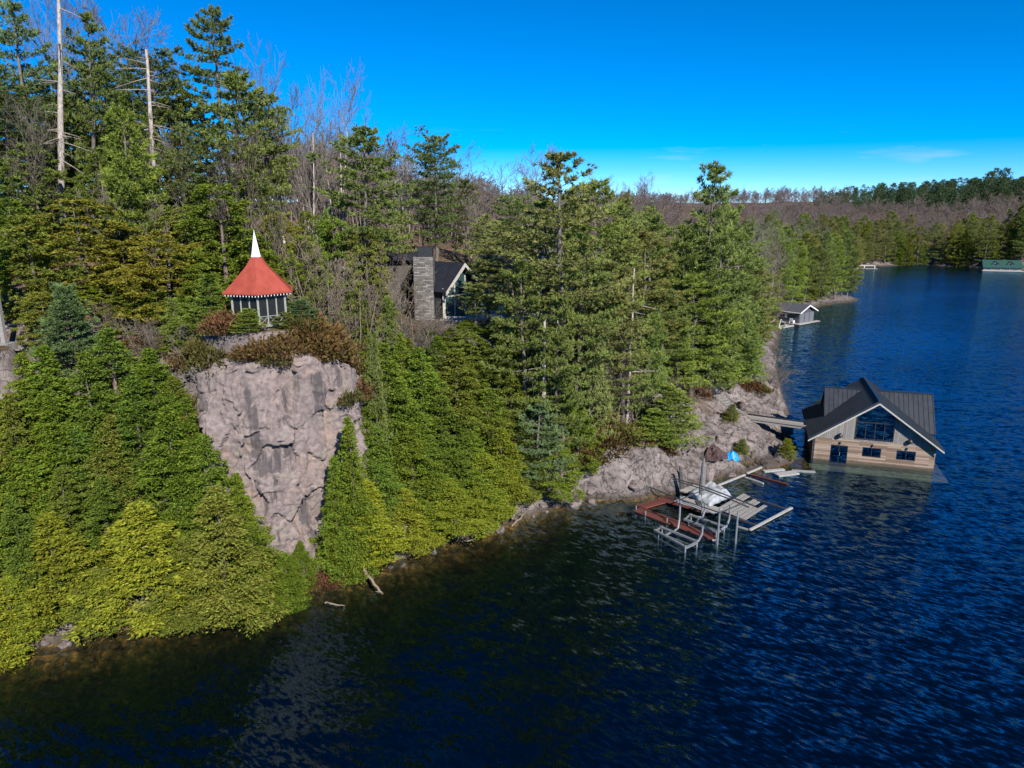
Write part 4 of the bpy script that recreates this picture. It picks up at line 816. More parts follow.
# far woods: one mass each, built from small whole trees
def wood(name, region_fn, count, kind, hs, label, mat, col, seed):
    r = np.random.default_rng(seed); A = Acc(); TT = Acc(); protos = []
    for s in range(5):
        if kind == 'bare':
            W, t = proto_bare(500 + s, 10, .4, 4, .3, (8, 6, 5, 0), 1, .04, seg=2); W.add(t.arrays()); protos.append(W.arrays())
        else:
            a, t = proto_pine(520 + s, 12, 3.0, .12, 12, 5, 5, 5, 'irregular', .9); protos.append(a.arrays())
    pts = region_fn(r, count); hz = H(pts[:, 0], pts[:, 1], False)
    for (x, y), z in zip(pts, hz):
        V, F = protos[r.integers(5)]; h = r.uniform(*hs) / (10 if kind == 'bare' else 12) * (1 if kind == 'bare' else float(np.interp(to_px((x, y, z))[0], [815, 850, 900, 1010], [.5, .7, .9, 1.1]) * r.choice([1, 1, 1, 1.35], p=[.4, .3, .2, .1]))); th = r.random() * 6.283; w = h * r.uniform(.9, 1.35)
        c, s = np.cos(th), np.sin(th)
        A.add((np.stack([(V[:, 0] * c - V[:, 1] * s) * w + x, (V[:, 0] * s + V[:, 1] * c) * w + y, V[:, 2] * h + z], 1), F))
    o = link(name, A.mesh(name, mat)); o.color = (*col, 1); tag(o, label, 'woods', kind='stuff'); return o
def band(lo, hi, dmin, dmax, ymin=0):
    def fn(r, count):
        out = []
        while len(out) < count:
            px = r.uniform(lo, hi, 4000); Y = np.exp(r.uniform(math.log(dmin), math.log(dmax), 4000)); X = (px - 512) / FPX * Y * CP
            d = shore_dist(X, Y); ok = (d > ymin); out += list(zip(X[ok], Y[ok]))
        return np.array(out[:count])
    return fn
wood('ridge_wood', band(240, 800, 118, 330, 62), 560, 'bare', (9, 14), 'leafless purple-brown wood covering the ridge behind the house', 'twig', (.165, .134, .124), 1)
wood('far_bare_wood', band(760, 1120, 330, 520, 30), 620, 'bare', (9, 13), 'leafless brown wood on the slope beyond the far bay', 'twig', (.160, .134, .122), 2)
wood('far_hill_wood', band(560, 850, 330, 900, 120), 700, 'bare', (9, 13), 'leafless wood on the most distant low hills', 'twig', (.16, .125, .125), 4)
def conif(r, count):
    px = r.uniform(815, 1130, count); Y = r.uniform(500, 640, count) + (px < 900) * 30; return np.stack([(px - 512) / FPX * Y * CP, Y], 1)
wood('far_pine_wood', conif, 460, 'pine', (11, 19), 'dark green pine wood along the skyline of the far hill', 'needle', (.075, .115, .055), 3)
# ================================================================== buildings and objects
def parent_world(o, root): o.parent = root; return o
def roof_plane(mb, a, b, c, d, th, seams=0, sw=.05, sh=.05):
    """a-b along the eave, d-c along the ridge; slab with standing seams running eave to ridge"""
    a, b, c, d = map(Vector, (a, b, c, d)); n = (b - a).cross(d - a).normalized()
    if n.z < 0: n = -n
    mb.slab([a, b, c, d], -n * th)
    for i in range(seams + 1):
        t = i / max(seams, 1); t = min(max(t, .004), .996); p = a.lerp(b, t) + n * sh * .5; q = d.lerp(c, t) + n * sh * .5
        mb.beam(p, q, sw, sh, n)
def window(parent, x0, x1, z0, z1, y, mull=1, frame='black_metal', name='window', depth=.14, fw=.07, hm=()):
    f = MB()
    f.span((x0, y - depth / 2, z0), (x0 + fw, y + depth / 2, z1)); f.span((x1 - fw, y - depth / 2, z0), (x1, y + depth / 2, z1))
    f.span((x0 + fw, y - depth / 2, z0), (x1 - fw, y + depth / 2, z0 + fw)); f.span((x0 + fw, y - depth / 2, z1 - fw), (x1 - fw, y + depth / 2, z1))
    for i in range(1, mull + 1):
        xm = x0 + (x1 - x0) * i / (mull + 1); f.span((xm - .025, y - depth / 2 + .01, z0 + fw), (xm + .025, y + depth / 2 - .01, z1 - fw))
    for zm in hm: f.span((x0 + fw, y - .05, zm - .025), (x1 - fw, y + .05, zm + .025))
    w = f.build(name, frame, parent)
    MB().span((x0 + fw, y - .012, z0 + fw), (x1 - fw, y + .012, z1 - fw)).build('pane', 'glass', w)
    return w

# ------------------------------------------------------------------ timber boathouse
BH = empty('boathouse', (36.9, 69.65, 0), math.radians(-18), 'large timber boathouse with dark metal gable roof standing in the water at right', 'boathouse')
HW, EZ, AZ = 5.7, 2.55, 7.03          # half width, eave height at the overhang edge, ridge height
def rz(x): return AZ - (AZ - EZ) / 6.25 * abs(x)
w = MB()                               # lower front wall in boxes round its openings
op = [(-3.95, -2.3, -.1, 1.85), (-.95, .8, .9, 1.9), (2.2, 3.95, .9, 1.9)]
xs = [-HW, -3.95, -2.3, -.95, .8, 2.2, 3.95, HW]
for a, b in zip(xs[:-1], xs[1:]):
    o = [q for q in op if abs(q[0] - a) < .01]
    if o:
        if o[0][2] > -.05: w.span((a, 0, -1.2), (b, .2, o[0][2]))
        else: w.span((a, 0, -1.2), (b, .2, -.1))
        w.span((a, 0, o[0][3]), (b, .2, 2.5))
    else: w.span((a, 0, -1.2), (b, .2, 2.5))
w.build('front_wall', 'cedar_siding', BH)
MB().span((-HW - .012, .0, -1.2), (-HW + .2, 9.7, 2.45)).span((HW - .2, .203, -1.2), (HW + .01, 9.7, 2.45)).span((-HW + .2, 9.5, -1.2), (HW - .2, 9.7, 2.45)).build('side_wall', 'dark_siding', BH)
g = MB()                               # upper gable siding left and right of the big window
def zt(x): return rz(x) - .28
for sgn in (-1, 1):
    xa, xb = sgn * 1.78, sgn * HW
    g.slab([(xa, .03, 2.503), (xb, .03, 2.503), (xb, .03, max(zt(xb), 2.6)), (xa, .03, zt(xa))], (0, .18, 0))
g.span((-1.78, .03, 2.503), (1.78, .21, 2.72)); g.build('gable_wall', 'grey_siding', BH)
f = MB(); fw = .09                     # gable window following the roof
f.span((-1.78, -.04, 2.72), (1.78, .2, 2.72 + fw))
for sgn in (-1, 1): f.slab([(sgn * 1.78, -.04, 2.72), (sgn * (1.78 - fw), -.04, 2.72), (sgn * (1.78 - fw), -.04, zt(1.69)), (sgn * 1.78, -.04, zt(1.78))], (0, .22, 0))
for sgn in (-1, 1): f.slab([(0, -.04, zt(0)), (sgn * 1.78, -.04, zt(1.78)), (sgn * 1.78, -.04, zt(1.78) - .12), (0, -.04, zt(0) - .12)], (0, .22, 0))
f.span((-1.7, -.02, 4.5), (1.7, .16, 4.58))
for x in (-.85, 0, .85): f.span((x - .035, -.015, 2.8), (x + .035, .15, 4.5))
gw = f.build('gable_window', 'black_metal', BH)
MB().slab([(-1.69, .06, 2.8), (1.69, .06, 2.8), (1.69, .06, zt(1.69) - .1), (0, .06, zt(0) - .1), (-1.69, .06, zt(1.69) - .1)], (0, .03, 0)).build('pane', 'glass', gw)
d = window(BH, -3.95, -2.3, -.1, 1.85, .08, 1, name='door'); MB().beam((-3.05, -.06, .75), (-3.05, -.06, 1.15), .04, .04).build('handle', 'alu', d)
for x0, x1 in ((-.95, .8), (2.2, 3.95)): window(BH, x0, x1, .9, 1.9, .08, 1)
fl = MB().span((-HW + .21, .22, 2.3), (HW - .21, 9.45, 2.44)).span((-HW + .21, .22, -.2), (HW - .21, 9.45, -.05)).span((-2.6, 3.4, 2.44), (2.6, 3.5, 5.0)); fl.build('floor', 'interior', BH)
MB().span((-5.9, -1.3, -.62), (6.8, -.012, -.42)).span((5.73, -.012, -.62), (6.8, 9.6, -.42)).build('sunken_apron', 'plank', BH)
R_ = MB()
for sgn in (-1, 1):
    roof_plane(R_, (sgn * 6.25, -.75, EZ), (sgn * 6.25, 10.3, EZ), (0, 10.3, AZ), (0, -.75, AZ), .2, 0)
    for k in range(25):
        y = -.7 + k * .455; nn = Vector((sgn * .583, 0, .813)); R_.beam(Vector((sgn * 6.24, y, EZ + .01)) + nn * .02, Vector((sgn * .02, y, AZ - .005)) + nn * .02, .035, .05, nn)
R_.beam((0, -.76, AZ + .02), (0, 10.31, AZ + .02), .3, .07)
rf = R_.build('roof', 'metal_roof', BH)
tr = MB()
for sgn in (-1, 1): tr.slab([(0, -.775, AZ - .20), (sgn * 6.26, -.775, EZ - .20), (sgn * 6.26, -.775, EZ - .36), (0, -.775, AZ - .38)], (0, .09, 0))
tr.build('barge_board', 'trim', BH)
# cross gable, its front slope facing the bridge side
cg = MB(); CZ, CN, CE = 6.55, 6.1, 3.05
nn = Vector((0, -(CZ - CE), (CN - 2.9))).normalized()
roof_plane(cg, (-4.5, 2.9, CE), (6.15, 2.9, CE), (6.15, CN, CZ), (-4.5, CN, CZ), .16, 0)
roof_plane(cg, (-4.5, 2 * CN - 2.9, CE), (6.15, 2 * CN - 2.9, CE), (6.15, CN, CZ), (-4.5, CN, CZ), .16, 0)
for k in range(24):
    x = -4.45 + k * .458; cg.beam(Vector((x, 2.9, CE)) + nn * .02, Vector((x, CN, CZ)) + nn * .02, .04, .055, nn)
cg.beam((-4.5, CN, CZ + .01), (6.15, CN, CZ + .01), .26, .06); cg.build('cross_roof', 'metal_roof', BH)
cw = MB()
for x in (-4.3, 5.72): cw.slab([(x, 3.15, 2.46), (x, 9.05, 2.46), (x, 9.05, CE + .1), (x, CN, CZ - .25), (x, 3.15, CE + .1)], (.16, 0, 0))
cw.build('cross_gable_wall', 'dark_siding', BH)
for x, z in ((-3.2, 3.05), (3.25, 3.05)):   # globe lamps and small downlights
    s = MB().span((x - .05, -.1, z - .12), (x + .05, .03, z + .12)); lp = s.build('wall_lamp', 'black_metal', BH)
    MB().tube([(x, -.22, z - .3), (x, -.22, z - .24), (x, -.22, z - .05), (x, -.22, z + .1), (x, -.22, z + .18)], [.12, .22, .25, .16, .04], 10).build('globe', 'black_metal', lp)
for x in (-3.1, -.07, 3.08): MB().tube([(x, -.1, 2.02), (x, -.1, 2.26)], .07, 8).span((x - .03, -.05, 2.1), (x + .03, .0, 2.2)).build('wall_light', 'black_metal', BH)
for k, (x, lab) in enumerate(((-.75, 'ochre lounge chair behind the boathouse gable window, nearer the bridge'), (.6, 'ochre lounge chair behind the boathouse gable window, farther from the bridge'))):
    p = BH.matrix_basis @ Vector((x, 1.1, 2.44)); ch = empty('lounge_chair', p, math.radians(-18), lab, 'chair', 'lounge chairs in the boathouse')
    MB().span((-.35, -.35, .3), (.35, .35, .48)).build('seat', 'ochre', ch); MB().span((-.35, .25, .48), (.35, .36, .9)).build('backrest', 'ochre', ch)
    for a in (-.3, .3):
        for b_ in (-.3, .3): MB().span((a - .025, b_ - .025, 0), (a + .025, b_ + .025, .3)).build('leg', 'black_metal', ch)
# footbridge from the rock to the upper floor
b0 = Vector((26.9, 79.0, 2.45)); b1 = BH.matrix_basis @ Vector((-5.75, 4.4, 2.44)); dv = (b1 - b0); L = dv.length
br = empty('footbridge', b0, math.atan2(dv.y, dv.x), 'narrow grey plank footbridge between the stone stairs and the timber boathouse', 'footbridge')
MB().span((0, -.75, -.08), (L, .75, 0)).build('deck', 'plank', br)
for s in (-1, 1): MB().beam((0, s * .66, -.2), (L, s * .66, -.2), .12, .24).build('beam', 'grey_wood', br)
for s in (-1, 1): MB().span((0, s * .78 - .05, .0), (L, s * .78 + .05, .16)).build('kerb_rail', 'grey_wood' if s < 0 else 'black_metal', br)
# stone stairs up the rock
s0 = Vector((26.6, 79.2, 2.35)); st_ = empty('stone_stairs', s0, math.radians(118), 'flight of grey stone steps climbing the bare rock from the footbridge', 'stairs')
zprev = 2.3
for k in range(13):
    lx = .15 + k * .42; wp = st_.matrix_basis @ Vector((lx, 0, 0)); zw = max(zprev + .10, max(Hs(wp.x, wp.y), Hs(wp.x - .35, wp.y - .5), Hs(wp.x + .35, wp.y + .5)) + .06); zprev = zw; zz = zw - s0.z
    MB().span((lx - .25, -.75 + .06 * math.sin(k * 2), zz - .6), (lx + .30, .75 + .06 * math.cos(k * 3), zz + .1)).build('step', 'step_stone', st_, .02)
MB().span((-.9, -.9, -.5), (-.11, .9, .06)).build('landing', 'step_stone', st_, .02)
MB().span((lx + .32, -1.5, zz - .9), (lx + 3.2, 1.2, zz + .16)).build('upper_landing', 'step_stone', st_, .03)

# ------------------------------------------------------------------ gazebo
GZ_ = empty('gazebo', (-18.4, 52.3, 17.55), 0, 'open-sided gazebo with flared red roof and white spire on the cliff top', 'gazebo')
GZ_.scale = (.90, .90, .97); GZ_.rotation_euler.z = math.radians(19.5) + math.radians(-4)
def hexp(r, z, a0=-90): return [(r * math.cos(math.radians(a0 + 60 * k)), r * math.sin(math.radians(a0 + 60 * k)), z) for k in range(6)]
prof = [(3.02, 2.52), (2.55, 2.73), (1.95, 3.17), (1.35, 3.78), (.75, 4.49), (.34, 5.06)]
rg = MB()
rings = [hexp(r, z) for r, z in prof]
for a, b_ in zip(rings[:-1], rings[1:]):
    for k in range(6): rg.add([a[k], a[(k + 1) % 6], b_[(k + 1) % 6], b_[k]], [(0, 1, 2, 3)])
low = hexp(3.02, 2.44); inner = hexp(.3, 4.9)
for k in range(6): rg.add([rings[0][k], rings[0][(k + 1) % 6], low[(k + 1) % 6], low[k]], [(3, 2, 1, 0)]); rg.add([low[k], low[(k + 1) % 6], inner[(k + 1) % 6], inner[k]], [(3, 2, 1, 0)])
rg.build('roof', 'red_roof', GZ_)
hp = MB()
for k in range(6):
    for a, b_ in zip(rings[:-1], rings[1:]): hp.beam(Vector(a[k]) + Vector((0, 0, .02)), Vector(b_[k]) + Vector((0, 0, .02)), .09, .05)
hp.build('hip_cap', 'red_roof', GZ_)
sp = MB(); s1, s2 = hexp(.40, 5.0), hexp(.02, 6.85)
for k in range(6): sp.add([s1[k], s1[(k + 1) % 6], s2[(k + 1) % 6], s2[k]], [(0, 1, 2, 3)])
sp.tube([(0, 0, 6.8), (0, 0, 6.98)], [.03, .008], 6); sp.slab(hexp(.43, 4.98), (0, 0, .09)); sp.build('spire', 'white', GZ_)
MB().slab(hexp(2.45, .02), (0, 0, .2)).build('floor', 'pale_post', GZ_)
corner = hexp(2.3, 0)
for k in range(6):
    a, b_ = Vector(corner[k]), Vector(corner[(k + 1) % 6])
    MB().span((a.x - .08, a.y - .08, .2), (a.x + .08, a.y + .08, 2.7)).build('post', 'pale_post', GZ_)
    for t in (1 / 3, 2 / 3): q = a.lerp(b_, t); MB().span((q.x - .05, q.y - .05, .22), (q.x + .05, q.y + .05, 2.68)).build('stud', 'pale_post', GZ_)
    sc = MB().beam(a.lerp(b_, .04) + Vector((0, 0, 1.4)), a.lerp(b_, .96) + Vector((0, 0, 1.4)), .012, 2.3); sc.build('screen', 'dark_screen', GZ_)  # opaque dark sheet across each open side, painting the interior's shade
    rl = MB(); off = (a + b_).normalized() * .05
    for t in range(3):
        p, q = a.lerp(b_, t / 3 + .03) + off, a.lerp(b_, (t + 1) / 3 - .03) + off
        rl.beam(p + Vector((0, 0, .26)), q + Vector((0, 0, .75)), .04, .05); rl.beam(p + Vector((0, 0, .75)) + off * .3, q + Vector((0, 0, .26)) + off * .3, .04, .05)
    rl.beam(a + off + Vector((0, 0, .8)), b_ + off + Vector((0, 0, .8)), .06, .05); rl.build('railing', 'pale_post', GZ_)
    e0, e1 = Vector(hexp(2.93, 2.40)[k]), Vector(hexp(2.93, 2.40)[(k + 1) % 6]); bl = MB()
    for j in range(11):
        q = e0.lerp(e1, (j + .5) / 11); bl.tube([q + Vector((0, 0, .03)), q + Vector((0, 0, -.02)), q + Vector((0, 0, -.09)), q + Vector((0, 0, -.13))], [.02, .036, .036, .012], 6)
    bl.build('eave_bead', 'white', GZ_)
# skirt posts down to the rock
MB().slab(hexp(2.2, -.8), (0, 0, .82)).build('base', 'stone', GZ_)

# ------------------------------------------------------------------ house on the terrace
HO = empty('house', (-7.0, 76.0, 14.7), 0, 'dark-roofed stone and glass house half hidden by pines', 'house')
def hl(px, py, Y): return at_y(px, py, Y) - HO.location
ch = MB(); c0, c1 = hl(412.5, 257, 75), hl(433, 257, 75)
zc = c0.z; xb0, xb1 = c0.x, c1.x
c0, c1 = hl(413, 257, 72.8), hl(432.5, 257, 72.8); zc = c0.z; xb0, xb1 = c0.x, c1.x
MB().span((xb0, -3.2, -1.5), (xb1, -1.6, zc)).build('chimney', 'stone', HO)
MB().span((xb0 + .5, -3.05, zc), (xb1 - .05, -1.75, zc + .95)).build('chimney_cap', 'black_metal', HO)
lw0, lw1 = hl(366, 250, 78), hl(414, 250, 78)
MB().span((lw0.x, 1.2, -1), (lw1.x + 1.0, 6, lw0.z - 1.0)).build('wing_wall', 'wing_wall', HO)
MB().span((lw0.x - .5, .4, lw0.z - 1.0), (lw1.x + 1.2, 6.6, lw0.z - .35)).build('wing_roof', 'house_roof', HO)
# gable over the glass room
ap = hl(464.5, 263, 74.2); e = Vector((.62, .785, 0)); back = Vector((-.785, .62, 0)); hw, dz, Lr = 2.9, 2.75, 6.5
A0, A1 = ap, ap + back * Lr
el0, el1 = A0 - e * hw - Vector((0, 0, dz)), A1 - e * hw - Vector((0, 0, dz)); er0, er1 = A0 + e * hw - Vector((0, 0, dz)), A1 + e * hw - Vector((0, 0, dz))
gr_ = MB(); roof_plane(gr_, el0, el1, A1, A0, .22, 0); roof_plane(gr_, er0, er1, A1, A0, .22, 0)
nl_ = (el1 - el0).cross(A0 - el0).normalized(); nl_ = nl_ if nl_.z > 0 else -nl_
for k in range(14): t = k / 13; gr_.beam(el0.lerp(el1, t) + nl_ * .02, A0.lerp(A1, t) + nl_ * .02, .04, .05, nl_)
gr_.build('gable_roof', 'house_roof', HO)
fo = -back * .03; bb = MB()
for q in (el0, er0): bb.slab([A0 + fo, q + fo, q + fo - Vector((0, 0, .34)), A0 + fo - Vector((0, 0, .38))], fo * 4)
bb.build('barge_board', 'trim', HO)
inset = back * .7; zb = -.05
gl = MB(); pts = []
for t, zz in ((-.86, None), (.86, None)): pass
pL, pR = A0 + inset - e * hw * .84, A0 + inset + e * hw * .84
wallp = [Vector((pL.x, pL.y, zb)), Vector((pR.x, pR.y, zb)), Vector((pR.x, pR.y, ap.z - dz * .84 - .25)), A0 + inset - Vector((0, 0, .3)), Vector((pL.x, pL.y, ap.z - dz * .84 - .25))]
gwin = MB()
for t in (0, .333, .667, 1): q = wallp[0].lerp(wallp[1], t); zz = ap.z - dz * .84 * abs(2 * t - 1) - .3; gwin.beam((q.x, q.y, zb), (q.x, q.y, zz), .16, .16)
gwin.beam(wallp[0] + Vector((0, 0, 2.3)), wallp[1] + Vector((0, 0, 2.3)), .12, .14)
gw_ = gwin.build('gable_window', 'trim', HO); MB().slab(wallp, back * .05).build('pane', 'teal_glass', gw_)
sw = MB(); q0 = pL; q1 = pL + back * (Lr - 1.2); sw.slab([(q0.x, q0.y, zb), (q1.x, q1.y, zb), (q1.x, q1.y, ap.z - dz * .84 - .25), (q0.x, q0.y, ap.z - dz * .84 - .25)], e * .15); sw.build('side_wall', 'dark_siding', HO)
qq = pL - back * .05; MB().span((qq.x - .14, qq.y - .14, -.6), (qq.x + .14, qq.y + .14, ap.z - dz * .84 - .1)).build('corner_post', 'trim', HO)
# long right-hand wing under the trees
r0_, r1_ = hl(478, 255, 80), hl(600, 262, 80)
wx0, wx1 = r0_.x, r1_.x; wz = 3.6
rw = MB(); roof_plane(rw, (wx0, .2, wz), (wx1, .2, wz), (wx1, 5.0, wz + 2.3), (wx0, 5.0, wz + 2.3), .25, 20); roof_plane(rw, (wx0, 9.8, wz), (wx1, 9.8, wz), (wx1, 5.0, wz + 2.3), (wx0, 5.0, wz + 2.3), .25, 20)
rw.build('main_roof', 'house_roof', HO)
MB().span((wx0 + .4, 1.0, -1), (wx1 - .3, 9.2, wz - .15)).build('main_wall', 'trim', HO)
for k in range(6):
    a = wx0 + .8 + k * 2.0
    fr = MB().span((a, .9, .1), (a + .09, 1.08, 2.6)).span((a + 1.5, .9, .1), (a + 1.59, 1.08, 2.6)).span((a + .09, .9, .1), (a + 1.5, 1.08, .2)).span((a + .09, .9, 2.5), (a + 1.5, 1.08, 2.6)); w_ = fr.build('window', 'white', HO)
    MB().span((a + .09, .96, .2), (a + 1.5, .99, 2.5)).build('pane', 'teal_glass', w_)
pz = hl(512, 292, 75.5); MB().span((pz.x - 1.0, -.6, pz.z - .9), (pz.x + .3, .85, pz.z + .5)).build('rust_panel', 'rust_panel', HO)
pz = hl(548, 290, 75.5); MB().span((pz.x - .35, .5, pz.z - .7), (pz.x + .35, .97, pz.z + .6)).build('rust_panel', 'rust_panel', HO)
for px in (541, 553, 560): q = hl(px, 290, 75); MB().span((q.x - .12, -.2, -1), (q.x + .12, .05, wz - .1)).build('porch_post', 'white', HO)
q = hl(546, 246, 81); MB().span((q.x - .6, 3.9, wz + 1.5), (q.x + .7, 5.5, q.z + .1)).build('dormer', 'trim', HO); MB().span((q.x - .8, 3.7, q.z + .1), (q.x + .9, 5.7, q.z + .3)).build('dormer_roof', 'house_roof', HO)
tx0, tx1 = hl(448, 317, 73), hl(600, 317, 73)
MB().span((hl(446, 320, 72.5).x, -4.2, -1.2), (hl(472, 320, 72.5).x, -3.7, .35)).build('terrace_wall', 'patio', HO)
MB().span((hl(440, 320, 72.5).x, -3.7, -1.2), (wx1, 1.0, -.02)).build('terrace', 'patio', HO)

# ------------------------------------------------------------------ slate boathouse across the near bay
q = at_z(806, 322, .3); GB = empty('boathouse', (q.x, q.y, 0), math.radians(-38), 'small slate-blue boathouse with grey shingled roof and white window at the near bay', 'boathouse')
# local: x along the lake-facing door end, y back along the ridge towards the left/land
W2, LB, E2, A2 = 3.1, 7.2, 2.9, 4.2
GB.rotation_euler.z = math.radians(38)
MB().span((-W2, 0, -1), (W2, LB, E2)).slab([(-W2, .0, E2), (W2, 0, E2), (0, 0, A2 - .1)], (0, LB, 0)).build('wall', 'slate_wall', GB)
rr = MB(); 
for s in (-1, 1): roof_plane(rr, (s * (W2 + .5), -.6, E2 - .12), (s * (W2 + .5), LB + .4, E2 - .12), (0, LB + .4, A2 + .1), (0, -.6, A2 + .1), .14, 0)
rr.build('roof', 'shingle', GB)
bb = MB()
for s in (-1, 1): bb.slab([(0, -.62, A2 + .04), (s * (W2 + .52), -.62, E2 - .18), (s * (W2 + .52), -.62, E2 - .42), (0, -.62, A2 - .22)], (0, -.06, 0))
bb.beam((-W2 - .53, -.6, E2 - .25), (-W2 - .53, LB + .4, E2 - .25), .05, .2); bb.build('fascia', 'white', GB)
for x in (-1.95, .05, 2.0): MB().span((x - .85, -.06, .15), (x + .85, -.005, 2.5)).build('door', 'slate_door', GB)
fr = MB(); fr.span((-W2 - .08, 2.9, 1.2), (-W2 - .003, 5.3, 2.2)); w_ = fr.build('window', 'white', GB); MB().span((-W2 - .11, 3.45, 1.3), (-W2 - .083, 4.75, 2.1)).build('pane', 'glass', w_)
MB().span((-W2 - 1.3, -1.0, .12), (W2 + 1.2, -.05, .3)).span((-W2 - 1.3, -.05, .12), (-W2 - .02, LB - 1, .3)).build('apron_deck', 'plank', GB)
c = GB.matrix_basis @ Vector((-W2 - .75, 1.2, .3)); cr_ = empty('deck_chair', c, math.radians(140), 'white slatted chair on the deck of the slate-blue boathouse', 'chair')
MB().slab([(-.4, -.4, .38), (.4, -.4, .38), (.4, .35, .28), (-.4, .35, .28)], (0, 0, .06)).build('seat', 'white', cr_); MB().slab([(-.4, .3, .3), (.4, .3, .3), (.36, .62, 1.15), (-.36, .62, 1.15)], (0, .07, 0)).build('backrest', 'white', cr_)
for s in (-1, 1): MB().span((s * .42 - .06, -.45, 0), (s * .42 + .06, .4, .62)).build('armrest', 'white', cr_)
# swing frame and dock left of it
q = at_z(783, 325, .3); sf = empty('dock', (q.x - 1, q.y - 2, 0), math.radians(40), 'small wooden dock with white ramp rails beside the slate-blue boathouse', 'dock')
MB().span((-3, -.9, .1), (3.6, .9, .3)).build('deck', 'plank', sf)
for s in (-1, 1): MB().tube([(-2.6, s * .8, .3), (-2.0, s * .8, 2.2), (.6, s * .8, .5)], .06, 6).build('ramp_rail', 'white', sf)
for x in (-2.5, 0, 3): MB().tube([(x, -.7, -2), (x, -.7, .6)], .1, 8).build('post', 'grey_wood', sf)

# cottage half hidden behind the small point
q = at_y(826, 283, 206); ct = empty('cottage', (q.x, 206, Hs(q.x, 206) - .2), math.radians(30), 'grey cottage glimpsed through the pines of the small point', 'cottage')
MB().span((-4, -3, -.5), (4, 3, 3)).slab([(-4, -3, 3), (-4, 3, 3), (-4, 0, 4.8)], (8, 0, 0)).build('wall', 'slate_door', ct)
rr = MB()
for s in (-1, 1): roof_plane(rr, (-4.4, s * 3.4, 2.75), (4.4, s * 3.4, 2.75), (4.4, 0, 4.95), (-4.4, 0, 4.95), .15, 0)
rr.build('roof', 'shingle', ct)
for x in (-2.6, 0, 2.4): window(ct, x - .6, x + .6, 1, 2.2, -3.02, 1, 'white')
# far dock
q = at_z(862, 268.5, .3); fd = empty('dock', (q.x - 3, q.y + 1, 0), math.radians(-12), 'low pale dock with railing at the far shore behind the small point', 'dock')
MB().span((-9, -1, .15), (9, 1, .4)).build('deck', 'plank', fd)
for s in range(5): MB().span((-8 + s * 4, -.1, .4), (-7.8 + s * 4, .1, 1.5)).build('post', 'white', fd)
MB().span((-8, -.06, 1.4), (8.2, .06, 1.55)).build('rail', 'white', fd)

# ------------------------------------------------------------------ green-roofed boathouse on the far shore
q = at_z(999, 271.5, 0); FB = empty('boathouse', (q.x + 2, q.y + 1, 0), math.radians(-14), 'long green-roofed boathouse with two dormers on the far shore', 'boathouse')
FB.scale = (.86, .86, .86)
MB().span((-8, 0, -1), (8, 7, 2.0)).build('wall', 'tan_wall', FB)
rr = MB()
roof_plane(rr, (-8.6, -.9, 1.7), (8.9, -.9, 1.7), (8.0, 3.5, 5.0), (-8.0, 3.5, 5.0), .2, 0); roof_plane(rr, (-8.6, 7.9, 1.7), (8.9, 7.9, 1.7), (8.0, 3.5, 5.0), (-8.0, 3.5, 5.0), .2, 0)
for s in (-8, 8): rr.slab([(s, .2, 2.0), (s, 6.8, 2.0), (s, 3.5, 4.8)], (.1 if s < 0 else -.1, 0, 0))
rr.build('roof', 'green_roof', FB)
for x in (-3.0, 3.2):
    dm = MB().slab([(x - 1.2, .6, 2.6), (x + 1.2, .6, 2.6), (x + 1.2, .6, 3.5), (x, .6, 4.4), (x - 1.2, .6, 3.5)], (0, 2.6, 0)).build('dormer', 'slate_wall', FB)
    dr = MB(); roof_plane(dr, (x - 1.6, .3, 3.3), (x - 1.6, 3.3, 3.3), (x, 3.3, 4.6), (x, .3, 4.6), .12, 0); roof_plane(dr, (x + 1.6, .3, 3.3), (x + 1.6, 3.3, 3.3), (x, 3.3, 4.6), (x, .3, 4.6), .12, 0); dr.build('dormer_roof', 'green_roof', dm)
    MB().span((x - .55, .55, 2.75), (x + .55, .59, 3.5)).build('pane', 'glass', dm)
for k in range(4): window(FB, -7 + k * 3.7, -4.6 + k * 3.7, .5, 1.5, -.03, 2, 'white')
MB().span((-9, -2.2, .1), (14, -.1, .35)).build('dock_apron', 'plank', FB)

# ------------------------------------------------------------------ wreck of docks and boat lifts
def P1(x, y, z): return at_z(630 + x / 7.31, 450 + y / 7.31, z)     # close-up A
def P2(x, y, z): return at_z(620 + x / 5.12, 440 + y / 5.12, z)     # close-up B
def rel(root, pts): return [Vector(p) - root.location for p in pts]
def rooted(name, p, label, cat, group=None): return empty(name, (p[0], p[1], 0), 0, label, cat, group)
def plank_run(root, a, b, width, z, name, mat, th=.12, tilt=0):
    a, b = Vector((a[0], a[1], z)) - root.location, Vector((b[0], b[1], z + tilt)) - root.location
    L = (b - a).length; ang = math.atan2(b.y - a.y, b.x - a.x)
    mb = MB().span((0, -width / 2, -th), (L, width / 2, 0)); o = mb.build(name, mat, root, .01); o.location = a; o.rotation_euler = (0, -math.asin(max(-1, min(1, tilt / L))), ang); return o
# red L-shaped dock, awash
rd = rooted('dock', P2(200, 380, 0), 'rust-red plank dock, L-shaped and awash beside the pale rock', 'dock')
plank_run(rd, P2(90, 352, .12), P2(490, 498, .05), 1.1, .14, 'long_arm', 'red_plank', tilt=-.12)
plank_run(rd, P2(95, 345, .12), P2(265, 296, .12), .95, .155, 'short_arm', 'red_plank')
plank_run(rd, P2(200, 290, .3), P2(420, 352, .3), .8, .22, 'shore_arm', 'red_plank')
for a in ((82, 362), (130, 388), (240, 425)): p = P2(*a, 0) - rd.location; MB().tube([(p.x, p.y, -2.5), (p.x, p.y, .45)], .06, 8).build('post', 'alu', rd)
